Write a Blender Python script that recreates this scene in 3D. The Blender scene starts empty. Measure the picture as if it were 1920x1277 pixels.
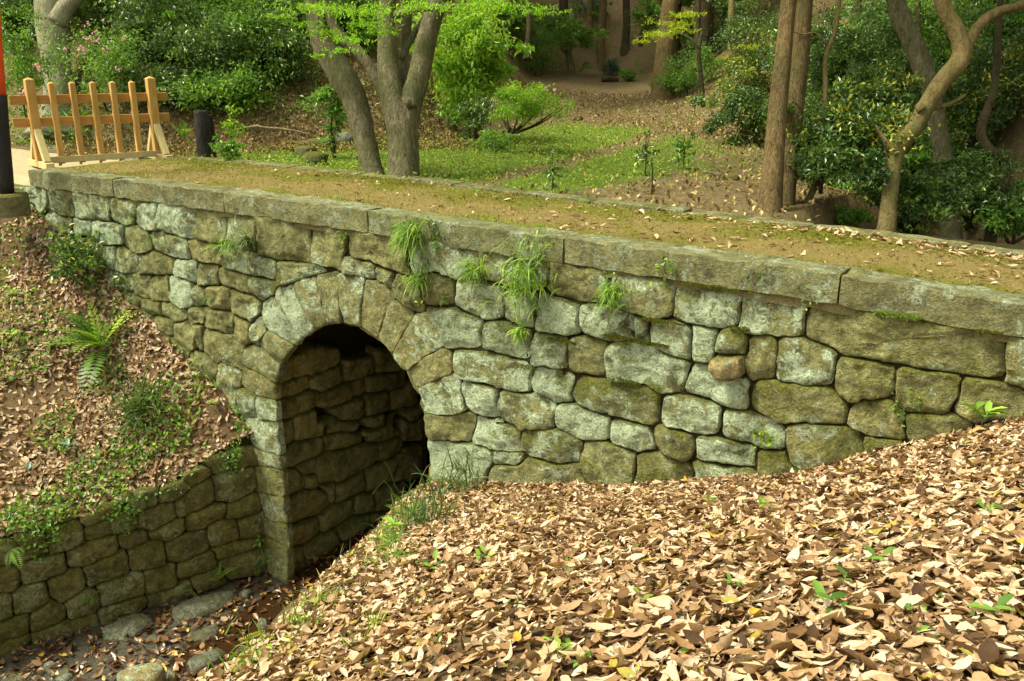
import bpy, math, random
import numpy as np
from mathutils import Vector, Matrix, noise

random.seed(7); RNG = np.random.default_rng(11)
scene = bpy.context.scene
COL = scene.collection
PI = math.pi

# ------------------------------------------------------------------ camera
FPX, PITCH, YAW = 1700.0, math.radians(17.1), math.radians(34.0)
CAM = np.array([0.0, -6.95, 1.5])
FWD = np.array([-math.sin(YAW)*math.cos(PITCH), math.cos(YAW)*math.cos(PITCH), -math.sin(PITCH)])
RGT = np.array([math.cos(YAW), math.sin(YAW), 0.0])
UPV = np.cross(RGT, FWD)
cd = bpy.data.cameras.new('camera'); cam = bpy.data.objects.new('camera', cd); COL.objects.link(cam)
cd.sensor_width = 36.0; cd.lens = FPX/1920.0*36.0; cd.clip_end = 500.0
cam.matrix_world = \
    Matrix([[RGT[0], UPV[0], -FWD[0], CAM[0]], [RGT[1], UPV[1], -FWD[1], CAM[1]], [RGT[2], UPV[2], -FWD[2], CAM[2]], [0, 0, 0, 1]])
scene.camera = cam

# ------------------------------------------------------------------ sky, sun, exposure
SUN_AZ, SUN_EL = math.radians(-138), math.radians(57)      # azimuth from +X: behind the camera, to its left
w = bpy.data.worlds.new('World'); scene.world = w; w.use_nodes = True
nt = w.node_tree; nt.nodes.clear()
sky = nt.nodes.new('ShaderNodeTexSky'); sky.sky_type = 'NISHITA'; sky.sun_disc = False
sky.sun_elevation = SUN_EL; sky.sun_rotation = PI/2 - SUN_AZ; sky.dust_density = 4.0; sky.air_density = 1.0
hs = nt.nodes.new('ShaderNodeHueSaturation'); hs.inputs['Saturation'].default_value = 0.2
bg = nt.nodes.new('ShaderNodeBackground'); bg.inputs['Strength'].default_value = 0.12
wo = nt.nodes.new('ShaderNodeOutputWorld')
gm = nt.nodes.new('ShaderNodeMix'); gm.data_type = 'RGBA'; gm.blend_type = 'MULTIPLY'; gm.inputs['Factor'].default_value = 1.0; gm.inputs['B'].default_value = (0.97, 1.0, 0.76, 1)      # light filtered by the canopy
nt.links.new(sky.outputs[0], hs.inputs['Color']); nt.links.new(hs.outputs[0], gm.inputs['A']); nt.links.new(gm.outputs['Result'], bg.inputs['Color']); nt.links.new(bg.outputs[0], wo.inputs['Surface'])
sl = bpy.data.lights.new('sun', 'SUN'); sl.energy = 2.2; sl.angle = math.radians(14); sl.color = (1.0, 0.97, 0.74)
so = bpy.data.objects.new('sun', sl); COL.objects.link(so)
sd = Vector((math.cos(SUN_EL)*math.cos(SUN_AZ), math.cos(SUN_EL)*math.sin(SUN_AZ), math.sin(SUN_EL)))
so.rotation_euler = sd.to_track_quat('Z', 'Y').to_euler(); so.location = (0, -10, 20)
vs = scene.view_settings; vs.view_transform = 'Standard'; vs.look = 'None'; vs.exposure = 1.36; vs.gamma = 1.0; vs.use_curve_mapping = False

scene.cycles.max_bounces = 7; scene.cycles.diffuse_bounces = 4; scene.cycles.glossy_bounces = 2; scene.cycles.transmission_bounces = 4

# ------------------------------------------------------------------ survey helpers: photograph bearings to metres
def ray(x, y): return FWD + RGT*(x-960)/FPX - UPV*(y-638.5)/FPX
def at_z(x, y, z): d = ray(x, y); return CAM + d*((z-CAM[2])/d[2])
def at_y(x, y, Y): d = ray(x, y); return CAM + d*((Y-CAM[1])/d[1])
def at_t(x, y, t): return CAM + ray(x, y)*t
def depth(P): return float((np.asarray(P)-CAM) @ FWD)
def at_plane(x, y, p0, n):
    d = ray(x, y); return CAM + d*(((p0-CAM) @ n)/(d @ n))

# ------------------------------------------------------------------ object helpers
def tag(o, label=None, cat=None, group=None, kind=None, **kw):
    if label: o['label'] = label
    if cat: o['category'] = cat
    if group: o['group'] = group
    if kind: o['kind'] = kind
    for k, v in kw.items(): o[k] = v
    return o
def link(name, me, mat, parent=None):
    o = bpy.data.objects.new(name, me); COL.objects.link(o)
    if mat is not None and not me.materials: me.materials.append(mat)
    if parent is not None:
        o.parent = parent; o.matrix_parent_inverse = parent.matrix_basis.inverted()
    return o
def mesh(name, verts, faces, mat, parent=None, smooth=True, tint=None):
    me = bpy.data.meshes.new(name)
    me.from_pydata([tuple(v) for v in verts], [], [tuple(f) for f in faces])
    if smooth: me.polygons.foreach_set('use_smooth', np.ones(len(me.polygons), bool))
    if tint is not None:
        a = me.attributes.new('tint', 'FLOAT', 'POINT'); a.data.foreach_set('value', np.asarray(tint, np.float32))
    me.update(); return link(name, me, mat, parent)
def npmesh(name, V, F, mat, parent=None, smooth=False, tint=None):
    """fast mesh from numpy arrays; F is (n,3) or (n,4)"""
    me = bpy.data.meshes.new(name); n = len(F); k = F.shape[1]
    me.vertices.add(len(V)); me.vertices.foreach_set('co', np.ascontiguousarray(V, np.float32).ravel())
    me.loops.add(n*k); me.loops.foreach_set('vertex_index', np.ascontiguousarray(F, np.int32).ravel())
    me.polygons.add(n); me.polygons.foreach_set('loop_start', np.arange(0, n*k, k, dtype=np.int32))
    me.polygons.foreach_set('use_smooth', np.full(n, smooth))
    if tint is not None:
        a = me.attributes.new('tint', 'FLOAT', 'POINT'); a.data.foreach_set('value', np.asarray(tint, np.float32))
    me.update(calc_edges=True); me.validate()
    return link(name, me, mat, parent)
def empty(name, loc=(0, 0, 0)):
    o = bpy.data.objects.new(name, None); COL.objects.link(o); o.location = [float(v) for v in loc]; o.empty_display_size = 0.1
    return o
def vn(x, y, z=0.0): return noise.noise(Vector((x, y, z)))

# ------------------------------------------------------------------ materials
class NB:
    def __init__(s, name):
        s.m = bpy.data.materials.new(name); s.m.use_nodes = True; s.t = s.m.node_tree; s.t.nodes.clear()
        s.out = s.n('ShaderNodeOutputMaterial')
    def n(s, typ, **kw):
        nd = s.t.nodes.new(typ)
        for k, v in kw.items(): setattr(nd, k, v)
        return nd
    def l(s, a, b): s.t.links.new(a, b)
    def pos(s): return s.n('ShaderNodeNewGeometry').outputs['Position']
    def noise(s, scale, vec=None, detail=4, rough=.6, dist=0.0):
        nd = s.n('ShaderNodeTexNoise'); nd.inputs['Scale'].default_value = scale; nd.inputs['Detail'].default_value = detail
        nd.inputs['Roughness'].default_value = rough; nd.inputs['Distortion'].default_value = dist
        s.l(vec if vec is not None else s.pos(), nd.inputs['Vector']); return nd.outputs['Fac']
    def ramp(s, fac, stops, interp='LINEAR'):
        nd = s.n('ShaderNodeValToRGB'); e = nd.color_ramp.elements; nd.color_ramp.interpolation = interp
        while len(e) > len(stops): e.remove(e[-1])
        while len(e) < len(stops): e.new(0.5)
        for i, (p, c) in enumerate(stops):
            e[i].position = p; e[i].color = (*c, 1) if not isinstance(c, (int, float)) else (c, c, c, 1)
        s.l(fac, nd.inputs['Fac']); return nd.outputs['Color']
    def mix(s, f, a, b, mode='MIX'):
        nd = s.n('ShaderNodeMix', data_type='RGBA', blend_type=mode)
        for sock, v in ((nd.inputs['Factor'], f), (nd.inputs['A'], a), (nd.inputs['B'], b)):
            if isinstance(v, (int, float)): sock.default_value = v
            elif isinstance(v, tuple): sock.default_value = (*v, 1)
            else: s.l(v, sock)
        return nd.outputs['Result']
    def math(s, op, a, b=0.0, clamp=False):
        nd = s.n('ShaderNodeMath', operation=op, use_clamp=clamp)
        for i, v in ((0, a), (1, b)):
            if isinstance(v, (int, float)): nd.inputs[i].default_value = v
            else: s.l(v, nd.inputs[i])
        return nd.outputs[0]
    def attr(s, name, typ='GEOMETRY'):
        nd = s.n('ShaderNodeAttribute', attribute_type=typ, attribute_name=name); return nd.outputs['Fac']
    def rand(s): return s.n('ShaderNodeObjectInfo').outputs['Random']
    def sep(s, vec, i):
        nd = s.n('ShaderNodeSeparateXYZ'); s.l(vec, nd.inputs[0]); return nd.outputs[i]
    def bump(s, h, strength=.5, dist=.02, normal=None):
        nd = s.n('ShaderNodeBump'); nd.inputs['Strength'].default_value = strength; nd.inputs['Distance'].default_value = dist
        s.l(h, nd.inputs['Height'])
        if normal is not None: s.l(normal, nd.inputs['Normal'])
        return nd.outputs['Normal']
    def bsdf(s, color, rough=.9, normal=None, spec=.3, coat=0):
        nd = s.n('ShaderNodeBsdfPrincipled')
        if isinstance(color, tuple): nd.inputs['Base Color'].default_value = (*color, 1)
        else: s.l(color, nd.inputs['Base Color'])
        if isinstance(rough, (int, float)): nd.inputs['Roughness'].default_value = rough
        else: s.l(rough, nd.inputs['Roughness'])
        nd.inputs['Specular IOR Level'].default_value = spec
        if normal is not None: s.l(normal, nd.inputs['Normal'])
        return nd.outputs[0]
    def done(s, sh): s.l(sh, s.out.inputs['Surface']); return s.m

def stone_material(name, dark, mid, light, lich_col=(0.58, 0.68, 0.51)):
    b = NB(name); p = b.pos()
    n1 = b.noise(2.2, p, 5, .65); n2 = b.noise(9, p, 6, .7); n3 = b.noise(38, p, 4, .7)
    base = b.ramp(n2, [(.28, dark), (.5, mid), (.74, light)])
    ro = b.ramp(b.rand(), [(0, (.80, .78, .66)), (.3, (1.0, .98, .86)), (.55, (.90, .93, .82)), (.8, (1.06, 1.0, .84)), (1, (.95, .87, .76))])
    base = b.mix(1.0, base, ro, 'MULTIPLY')
    base = b.mix(.6, base, b.ramp(b.noise(85, p, 3, .8), [(.34, (.45, .44, .38)), (.6, (1.3, 1.28, 1.2))]), 'MULTIPLY')
    base = b.mix(.55, base, b.ramp(n3, [(.3, (.35, .34, .28)), (.62, (1.25, 1.22, 1.1))]), 'MULTIPLY')
    # dark weather stains
    base = b.mix(b.math('MULTIPLY', b.ramp(b.noise(3.4, p, 7, .75, .5), [(.50, 0), (.64, 1)]), .75), base, (.060, .055, .028))
    # lichen crusts: ragged blotches whose spread is set stone by stone
    la = b.attr('lichen', 'OBJECT')
    lm = b.math('ADD', b.noise(8.5, p, 9, .78, .9), b.math('MULTIPLY', b.noise(2.1, p, 3), .55))
    lm = b.math('ADD', lm, b.math('MULTIPLY', la, .34))
    lm = b.ramp(lm, [(.90, 0), (.965, 1)])
    lc = b.mix(b.noise(30, p, 4, .7), (lich_col[0]*.55, lich_col[1]*.56, lich_col[2]*.50), (lich_col[0]*1.15, lich_col[1]*1.15, lich_col[2]*1.12))
    lm = b.math('MULTIPLY', lm, b.ramp(b.noise(70, p, 3, .8), [(.36, .35), (.5, 1)]))
    lm = b.math('MULTIPLY', b.math('MULTIPLY', lm, b.ramp(n3, [(.32, .1), (.44, 1)])), .88)
    base = b.mix(lm, base, lc)
    # white specks of crustose lichen
    vo = b.n('ShaderNodeTexVoronoi'); vo.inputs['Scale'].default_value = 7; b.l(p, vo.inputs['Vector'])
    sp = b.math('MULTIPLY', b.math('LESS_THAN', b.math('ADD', vo.outputs['Distance'], b.math('MULTIPLY', n3, .22)), .235), b.math('GREATER_THAN', b.sep(vo.outputs['Color'], 0), .72))
    base = b.mix(b.math('MULTIPLY', sp, b.math('MULTIPLY', la, .9, True)), base, (.56, .60, .50))
    # moss: on upward faces and in patches
    ma = b.attr('moss', 'OBJECT')
    nz = b.sep(b.n('ShaderNodeNewGeometry').outputs['Normal'], 2)
    mm = b.math('ADD', b.math('ADD', b.math('MULTIPLY', b.noise(2.6, p, 6, .7, .4), 1.0), b.math('MULTIPLY', nz, .30)), b.math('MULTIPLY', ma, .40))
    mm = b.ramp(mm, [(.64, 0), (.80, 1)])
    mc = b.ramp(b.noise(45, p, 3), [(.3, (.045, .040, .006)), (.55, (.12, .12, .020)), (.75, (.20, .21, .04))])
    base = b.mix(b.math('MULTIPLY', mm, .88), base, mc)
    h = b.math('ADD', b.math('MULTIPLY', n2, .7), b.math('MULTIPLY', n3, .38)); h = b.math('ADD', h, b.math('MULTIPLY', b.noise(120, p, 2), .16))
    h = b.math('ADD', h, b.math('MULTIPLY', lm, .12)); h = b.math('ADD', h, b.math('MULTIPLY', mm, .3))
    return b.done(b.bsdf(base, .93, b.bump(h, 1.0, .07), .2))
M = {}
M['stone'] = stone_material('wall_stone', (.095, .095, .045), (.25, .25, .135), (.425, .42, .27))
M['coping'] = stone_material('coping_stone', (.11, .108, .06), (.225, .22, .13), (.33, .325, .215), (.44, .48, .35))
M['bank_stone'] = stone_material('bank_stone', (.07, .066, .022), (.165, .155, .065), (.28, .265, .125), (.36, .38, .22))
M['vault'] = stone_material('vault_stone', (.16, .15, .065), (.32, .30, .15), (.43, .41, .23), (.40, .43, .26))  # colour lifted to make up for light missing inside the arch
M['rock'] = stone_material('rock', (.06, .06, .05), (.14, .14, .115), (.23, .23, .19), (.36, .38, .31))
M['tan_stone'] = stone_material('tan_stone', (.20, .165, .095), (.34, .285, .175), (.44, .38, .25))
def earth(name, c1, c2, c3, sc=14):
    b = NB(name); p = b.pos(); n = b.noise(sc, p, 6, .7); m_ = b.noise(sc*5, p, 3, .7)
    c = b.mix(.5, b.ramp(n, [(.3, c1), (.5, c2), (.7, c3)]), b.ramp(m_, [(.3, c1), (.7, c3)]))
    return b.done(b.bsdf(c, .97, b.bump(b.math('ADD', n, b.math('MULTIPLY', m_, .4)), .8, .03), .1))
M['core'] = earth('joint_earth', (.010, .008, .003), (.028, .022, .009), (.06, .05, .02))
M['mortar'] = earth('mortar', (.10, .085, .035), (.20, .17, .075), (.30, .26, .13))
M['soil'] = earth('leaf_mould', (.05, .032, .016), (.11, .072, .038), (.20, .13, .072), 22)
b = NB('wet_bed'); p = b.pos(); n_ = b.noise(16, p, 6, .7); q_ = b.noise(60, p, 3, .7)
M['bed'] = b.done(b.bsdf(b.mix(.5, b.ramp(n_, [(.3, (.018, .014, .008)), (.5, (.05, .038, .022)), (.7, (.11, .09, .06))]), b.ramp(q_, [(.3, (.015, .012, .007)), (.7, (.13, .11, .08))])), b.ramp(b.noise(3, p, 3), [(.4, .18), (.6, .7)]), b.bump(b.math('ADD', n_, q_), .8, .03), .5))
M['sand'] = earth('sand_path', (.26, .205, .12), (.34, .28, .17), (.42, .35, .23), 8)
def wood(name, a, c, scale=(1, 1, 1)):
    b = NB(name); tc = b.n('ShaderNodeTexCoord'); mp = b.n('ShaderNodeMapping'); mp.inputs['Scale'].default_value = scale
    b.l(tc.outputs['Object'], mp.inputs['Vector']); g = b.noise(6, mp.outputs[0], 6, .65, .4)
    col = b.ramp(g, [(.3, a), (.7, c)]); col = b.mix(1, col, b.ramp(b.rand(), [(0, (.88, .86, .82)), (1, (1.1, 1.06, 1.0))]), 'MULTIPLY')
    return b.done(b.bsdf(col, .7, b.bump(g, .25, .01), .3))
M['wood'] = wood('fresh_timber', (.40, .22, .065), (.58, .36, .12), (3, 3, .5))
M['wood_rail'] = wood('shaded_rail_timber', (.34, .175, .045), (.48, .27, .08), (.5, .5, 4))  # darker than the post timber: the rails' shading is put into the colour
M['wood_pale'] = wood('pale_timber', (.42, .34, .17), (.56, .47, .26), (3, 3, .5))
M['red'] = wood('vermilion_paint', (.62, .07, .02), (.72, .10, .03), (1, 1, 1))
M['black'] = wood('black_paint', (.012, .011, .013), (.03, .028, .03), (8, 8, .6))
def bark(name, a, c, d, sc=(7, 7, 1.2), moss=0.0, bump=.8):
    b = NB(name); mp = b.n('ShaderNodeMapping'); mp.inputs['Scale'].default_value = sc; p = b.pos(); b.l(p, mp.inputs['Vector'])
    g = b.noise(3.2, mp.outputs[0], 7, .7, .3); g2 = b.noise(2.0, p, 4); g3 = b.noise(9, mp.outputs[0], 4, .7)
    col = b.mix(.45, b.ramp(g, [(.36, a), (.5, c), (.64, d)]), b.ramp(g3, [(.36, a), (.64, d)]))
    col = b.mix(1.0, col, b.ramp(b.noise(1.1, p, 3), [(.35, .72), (.65, 1.12)]), 'MULTIPLY')
    col = b.mix(b.ramp(g2, [(.45, 0), (.62, moss)]), col, (.10, .115, .035))
    return b.done(b.bsdf(col, .92, b.bump(b.math('ADD', g, b.math('MULTIPLY', g3, .5)), bump, .09), .15))
M['bark_maple'] = bark('maple_bark', (.075, .06, .03), (.20, .17, .095), (.38, .335, .22), (6, 6, 1.6), .6, 1.0)
M['bark_grey'] = bark('grey_bark', (.16, .145, .095), (.27, .245, .165), (.37, .335, .235), (5, 5, 1.0), .3, .5)
M['bark_cedar'] = bark('cedar_bark', (.06, .036, .014), (.19, .125, .056), (.32, .22, .11), (7, 7, .4), .35, 1.0)
M['bark_tan'] = bark('tan_bark', (.10, .07, .025), (.19, .135, .052), (.28, .21, .10), (3.5, 3.5, 1.6), .5, .7)
M['bark_dark'] = bark('dark_bark', (.03, .022, .012), (.07, .052, .03), (.13, .10, .06), (7, 7, 1.2), .3)
M['bark_stump'] = bark('stump_bark', (.02, .017, .016), (.055, .048, .045), (.12, .105, .10), (12, 12, 2.0), 0, 1.0)
M['twig'] = bark('twig_bark', (.10, .07, .035), (.20, .15, .08), (.36, .29, .18), (4, 4, 4), 0, .4)
def leafmat(name, stops, rough=.45, trans=.35, spec=.5, obj=False):
    b = NB(name)
    f = b.rand() if obj else b.attr('tint')
    col = b.ramp(f, stops)
    if 'fallen' in name: col = b.mix(.8, col, b.ramp(b.noise(55, None, 5, .75, .4), [(.30, (.50, .44, .38)), (.5, (.95, .93, .9)), (.72, (1.12, 1.10, 1.08))]), 'MULTIPLY')
    pr = b.bsdf(col, rough, None, spec)
    tr = b.n('ShaderNodeBsdfTranslucent'); b.l(b.mix(1.0, col, (1.25, 1.2, .55), 'MULTIPLY'), tr.inputs['Color'])
    mx = b.n('ShaderNodeMixShader'); mx.inputs[0].default_value = trans; b.l(pr, mx.inputs[1]); b.l(tr.outputs[0], mx.inputs[2])
    return b.done(mx.outputs[0])
LIT = [(0, (0.055, 0.027, 0.013)), (.12, (0.130, 0.067, 0.028)), (.27, (0.248, 0.138, 0.064)), (.44, (0.367, 0.227, 0.123)), (.62, (0.467, 0.320, 0.199)), (.80, (0.546, 0.406, 0.288)), (.965, (0.606, 0.484, 0.380)), (.98, (0.417, 0.271, 0.031)), (1, (0.248, 0.223, 0.051))]
M['litter_far'] = leafmat('dull_fallen_leaves', [(0, (0.079, 0.049, 0.018)), (.3, (0.171, 0.115, 0.042)), (.6, (0.291, 0.206, 0.080)), (.85, (0.437, 0.335, 0.145)), (1, (0.582, 0.476, 0.240))], .7, .1, .2)
M['litter'] = leafmat('fallen_leaves', LIT, .72, .12, .25)
M['litter_obj'] = leafmat('fallen_leaf', LIT, .72, .12, .25, True)
M['litter_wet'] = leafmat('wet_fallen_leaves', [(0, (.035, .015, .008)), (.4, (.10, .045, .02)), (.75, (.24, .12, .055)), (.92, (.42, .27, .14)), (.97, (.50, .30, .03)), (1, (.55, .38, .05))], .3, .05, .5)
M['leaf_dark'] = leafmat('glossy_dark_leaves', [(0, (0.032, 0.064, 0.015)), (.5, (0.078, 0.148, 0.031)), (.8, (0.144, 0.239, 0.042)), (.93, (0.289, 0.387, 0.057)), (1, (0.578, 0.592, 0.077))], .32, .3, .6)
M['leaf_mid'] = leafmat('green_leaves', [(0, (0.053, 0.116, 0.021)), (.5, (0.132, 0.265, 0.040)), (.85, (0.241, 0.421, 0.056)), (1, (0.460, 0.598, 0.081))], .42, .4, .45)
M['leaf_tip'] = leafmat('dark_leaves_with_yellow_tips', [(0, (0.028, 0.064, 0.017)), (.55, (0.072, 0.150, 0.033)), (.72, (0.162, 0.244, 0.036)), (.82, (0.446, 0.450, 0.058)), (1, (0.689, 0.562, 0.083))], .33, .35, .6)
M['leaf_bright'] = leafmat('bright_green_leaves', [(0, (.10, .20, .016)), (.5, (.22, .38, .032)), (.85, (.34, .52, .055)), (1, (.46, .60, .09))], .42, .5, .45)
M['leaf_maple'] = leafmat('maple_leaves', [(0, (0.106, 0.240, 0.018)), (.5, (0.196, 0.406, 0.026)), (1, (0.360, 0.540, 0.044))], .5, .55, .35)
M['leaf_lime'] = leafmat('lime_leaves', [(0, (.16, .24, .015)), (.5, (.27, .34, .025)), (1, (.42, .44, .05))], .5, .55, .35)
M['leaf_blue'] = leafmat('blue_green_leaves', [(0, (0.042, 0.084, 0.049)), (.5, (0.098, 0.168, 0.112)), (1, (0.196, 0.280, 0.210))], .4, .3, .5)
M['grass'] = leafmat('grass_blades', [(0, (0.085, 0.171, 0.018)), (.5, (0.186, 0.342, 0.039)), (.85, (0.327, 0.497, 0.070)), (1, (0.528, 0.590, 0.155))], .5, .45, .35)
M['sedge'] = leafmat('dark_sedge', [(0, (0.028, 0.063, 0.017)), (.5, (0.070, 0.133, 0.031)), (.85, (0.140, 0.210, 0.049)), (1, (0.420, 0.350, 0.154))], .45, .35, .4)
M['lawn'] = leafmat('lawn_cover', [(0, (0.120, 0.168, 0.024)), (.4, (0.204, 0.300, 0.039)), (.75, (0.324, 0.420, 0.061)), (.9, (0.432, 0.456, 0.099)), (1, (0.480, 0.396, 0.154))], .6, .4, .3)
M['fern'] = leafmat('fern_fronds', [(0, (0.078, 0.169, 0.019)), (.6, (0.169, 0.325, 0.039)), (1, (0.325, 0.442, 0.065))], .5, .45, .35)
M['moss_bits'] = leafmat('moss_bits', [(0, (.07, .075, .008)), (.5, (.14, .15, .016)), (1, (.26, .28, .035))], .8, .3, .1)
M['petal'] = leafmat('pink_petals', [(0, (.60, .24, .42)), (1, (.74, .46, .60))], .6, .4, .2)
M['moss_cushion'] = earth('moss_cushion', (.02, .05, .004), (.055, .13, .010), (.10, .20, .02), 60)
b = NB('stream_water'); M['water'] = b.done(b.bsdf((.030, .014, .006), .06, b.bump(b.noise(5, None, 3), .12, .02), .6))
def deck_material():
    b = NB('mossy_earth'); p = b.pos(); y = b.sep(p, 1)
    n = b.noise(30, p, 5, .7); m_ = b.noise(110, p, 3, .7); g = b.noise(1.1, p, 5, .62, .3)
    c = b.mix(.5, b.ramp(n, [(.3, (.10, .068, .018)), (.5, (.205, .145, .044)), (.72, (.33, .245, .088))]), b.ramp(m_, [(.32, (.085, .06, .016)), (.7, (.37, .30, .13))]))
    # moss creeps in from both edges of the path
    e1 = b.math('SUBTRACT', 1.0, b.math('MULTIPLY', b.math('ABSOLUTE', b.math('SUBTRACT', y, .40)), 3.2), True)
    e2 = b.math('SUBTRACT', 1.0, b.math('MULTIPLY', b.math('ABSOLUTE', b.math('SUBTRACT', y, 1.85)), 1.5), True)
    k = b.math('ADD', b.math('ADD', g, b.math('MULTIPLY', e1, .16)), b.math('MULTIPLY', e2, .19))
    k = b.ramp(b.math('ADD', k, b.math('MULTIPLY', b.math('SUBTRACT', m_, .5), .22)), [(.515, 0), (.67, 1)])
    mc = b.ramp(n, [(.3, (.075, .075, .008)), (.6, (.15, .155, .016)), (.8, (.23, .24, .03))])
    c = b.mix(b.math('MULTIPLY', k, .85), c, mc)
    return b.done(b.bsdf(c, .97, b.bump(b.math('ADD', n, m_), .9, .02), .1))
M['deck'] = deck_material()
def far_ground_material():
    b = NB('woodland_floor'); p = b.pos(); f = b.attr('tint')
    n = b.noise(9, p, 6, .7); m_ = b.noise(45, p, 3, .7)
    li = b.mix(.5, b.ramp(n, [(.3, (.07, .046, .02)), (.5, (.17, .12, .056)), (.7, (.30, .225, .12))]), b.ramp(m_, [(.32, (.055, .036, .016)), (.7, (.34, .26, .145))]))
    gr = b.mix(.5, b.ramp(n, [(.3, (.06, .10, .014)), (.55, (.11, .18, .022)), (.75, (.20, .26, .04))]), b.ramp(m_, [(.32, (.05, .08, .012)), (.7, (.20, .28, .045))]))
    k = b.ramp(b.math('ADD', f, b.math('MULTIPLY', b.math('SUBTRACT', b.noise(1.6, p, 5, .65), .5), .9)), [(.42, 0), (.60, 1)])
    return b.done(b.bsdf(b.mix(k, li, gr), .98, b.bump(b.math('ADD', n, m_), .9, .05), .1))
M['far_ground'] = far_ground_material()

# ------------------------------------------------------------------ terrain shapes
def rbf(pts):
    P = np.array(pts, float); n = len(P)
    d = np.linalg.norm(P[:, None, :2]-P[None, :, :2], axis=2)
    A = np.zeros((n+3, n+3)); A[:n, :n] = d - 0.15*np.eye(n); A[:n, n] = 1; A[:n, n+1:] = P[:, :2]; A[n:, :n] = A[:n, n:].T
    s = np.linalg.solve(A, np.r_[P[:, 2], 0, 0, 0])
    def f(X, Y):
        X = np.asarray(X, float); Y = np.asarray(Y, float)
        r = s[n] + s[n+1]*X + s[n+2]*Y
        for i in range(n): r = r + s[i]*np.hypot(X-P[i, 0], Y-P[i, 1])
        return r
    return f
BED = -5.0
RW0, RW1 = np.array([-8.60, 0.0]), np.array([-9.98, -3.20])        # retaining wall line in plan
RWD = (RW1-RW0)/np.linalg.norm(RW1-RW0); RWN = np.array([-RWD[1], RWD[0]])   # normal towards the stream
if RWN[0] < 0: RWN = -RWN
right_h0 = rbf([(-6.6, 0, -3.15), (-5.8, 0, -2.9), (-4.6, 0, -2.62), (-3.33, 0, -2.28), (-1.87, 0, -1.8), (-1.09, 0, -1.32), (-.34, 0, -.93), (.8, 0, -.45), (3, 0, -.2),
                (-4.3, -2.2, -2.02), (-3.0, -2.4, -1.45), (-1.84, -3.0, -.98), (-1.83, -4.46, -.66), (-.5, -4.8, -.12), (0, -7, -.12), (-2.2, -4.9, -.85), (2, -4, .05), (3, -9, 0),
                (-3.4, -4.2, -1.45), (-1.5, -7, -.5), (-3, -7, -1.2), (-1, -9, -.3), (-.4, -2.2, -.62), (1, -2, -.3)])
EDGE = [(-5.75, .3), (-5.55, -.5), (-4.45, -2.05), (-3.75, -3.35), (-3.3, -4.2), (-3.1, -5.5), (-3.0, -9)]
def edge_x(Y):
    ys = [e[1] for e in EDGE][::-1]; xs = [e[0] for e in EDGE][::-1]
    return np.interp(Y, ys, xs)
def right_h(X, Y):
    X = np.asarray(X, float); Y = np.asarray(Y, float); e = edge_x(Y)
    h = right_h0(np.maximum(X, e-.6), Y); d = np.maximum(e-X, 0)*.8
    h = h - (np.sqrt(d*d*1.25+.02)-math.sqrt(.02))*1.1
    return np.maximum(h, BED-.3)
def _rwtop():
    p0 = np.array([RW0[0], RW0[1], 0]); n3 = np.array([RWN[0], RWN[1], 0]); r = []
    for x, y in [(478, 800), (430, 858), (340, 908), (250, 950), (150, 980), (0, 1014)]:
        q = at_plane(x, y, p0, n3); r.append((float((q[:2]-RW0) @ RWD), float(q[2])))
    return [(-.4, r[0][1]+.1)]+r+[(8.5, r[-1][1]-.1)]
RWTOP = _rwtop()     # distance along the wall, height of its top
def rw_s(X, Y): return (np.asarray(X)-RW0[0])*RWD[0] + (np.asarray(Y)-RW0[1])*RWD[1]
def rw_n(X, Y): return (np.asarray(X)-RW0[0])*RWN[0] + (np.asarray(Y)-RW0[1])*RWN[1]
def rw_top(s): return np.interp(s, [a for a, _ in RWTOP], [b_ for _, b_ in RWTOP])
_lp = [(-13.3, 0, -.26), (-12.4, 0, -.72), (-11.6, 0, -1.14), (-10.5, 0, -1.74), (-9.1, 0, -2.54), (-15, 0, -.25), (-20, 0, -.2), (-8.6, .3, -2.9)]
for s_ in (0.3, 1, 2, 3, 4.5):
    q = RW0+RWD*s_; _lp.append((q[0], q[1], float(rw_top(s_))))
    for k_, dz in ((2, .75), (4.3, 1.75), (8, 2.8)): _lp.append((q[0]-k_, q[1]-.3, float(rw_top(s_))+dz))
left_h = rbf(_lp)

# far ground: a lawn, then a slope that starts at a foot line and climbs
def far_grass_h(X, Y):
    X = np.asarray(X, float); Y = np.asarray(Y, float)
    dx, dy = X-CAM[0], Y-CAM[1]
    dist = np.hypot(dx, dy); az = np.degrees(np.arctan2(-dx, dy))                 # degrees left of +Y
    foot = np.interp(az, [-20, 5, 14, 20, 28, 33, 36, 42, 50, 56, 60, 64, 67, 70, 75], [9.5, 11, 22, 24, 27, 24, 20.5, 18.6, 18.4, 19.0, 21.2, 24.0, 27.5, 31.5, 42])
    slo = np.interp(az, [-20, 10, 18, 24, 33, 37.5, 42, 60, 75], [.55, .6, .35, .10, .09, .3, .72, .75, .6])
    d = np.maximum(dist-foot, 0)
    h = -.12 + slo*(np.sqrt(d*d+.25)-.5)
    h = h + np.where(d > 13, .55*(d-13), 0)*np.interp(az, [10, 20, 32, 38], [0, 1, 1, 0])
    h = np.minimum(h, 22)
    # ravine on the right, behind the far kerb
    rv = np.interp(X, [-2.95, -2.1], [0, 1]) * np.interp(Y, [2.45, 3.2, 6.3, 9.5], [.0, 1, 1, 0])
    h = h - rv*2.7
    rv2 = np.interp(X+Y*.25, [-2.6, -.8], [0, 1])*np.interp(Y, [5, 7, 12, 18], [0, .6, .5, 0]); h = h-rv2*.9
    return h

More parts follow.
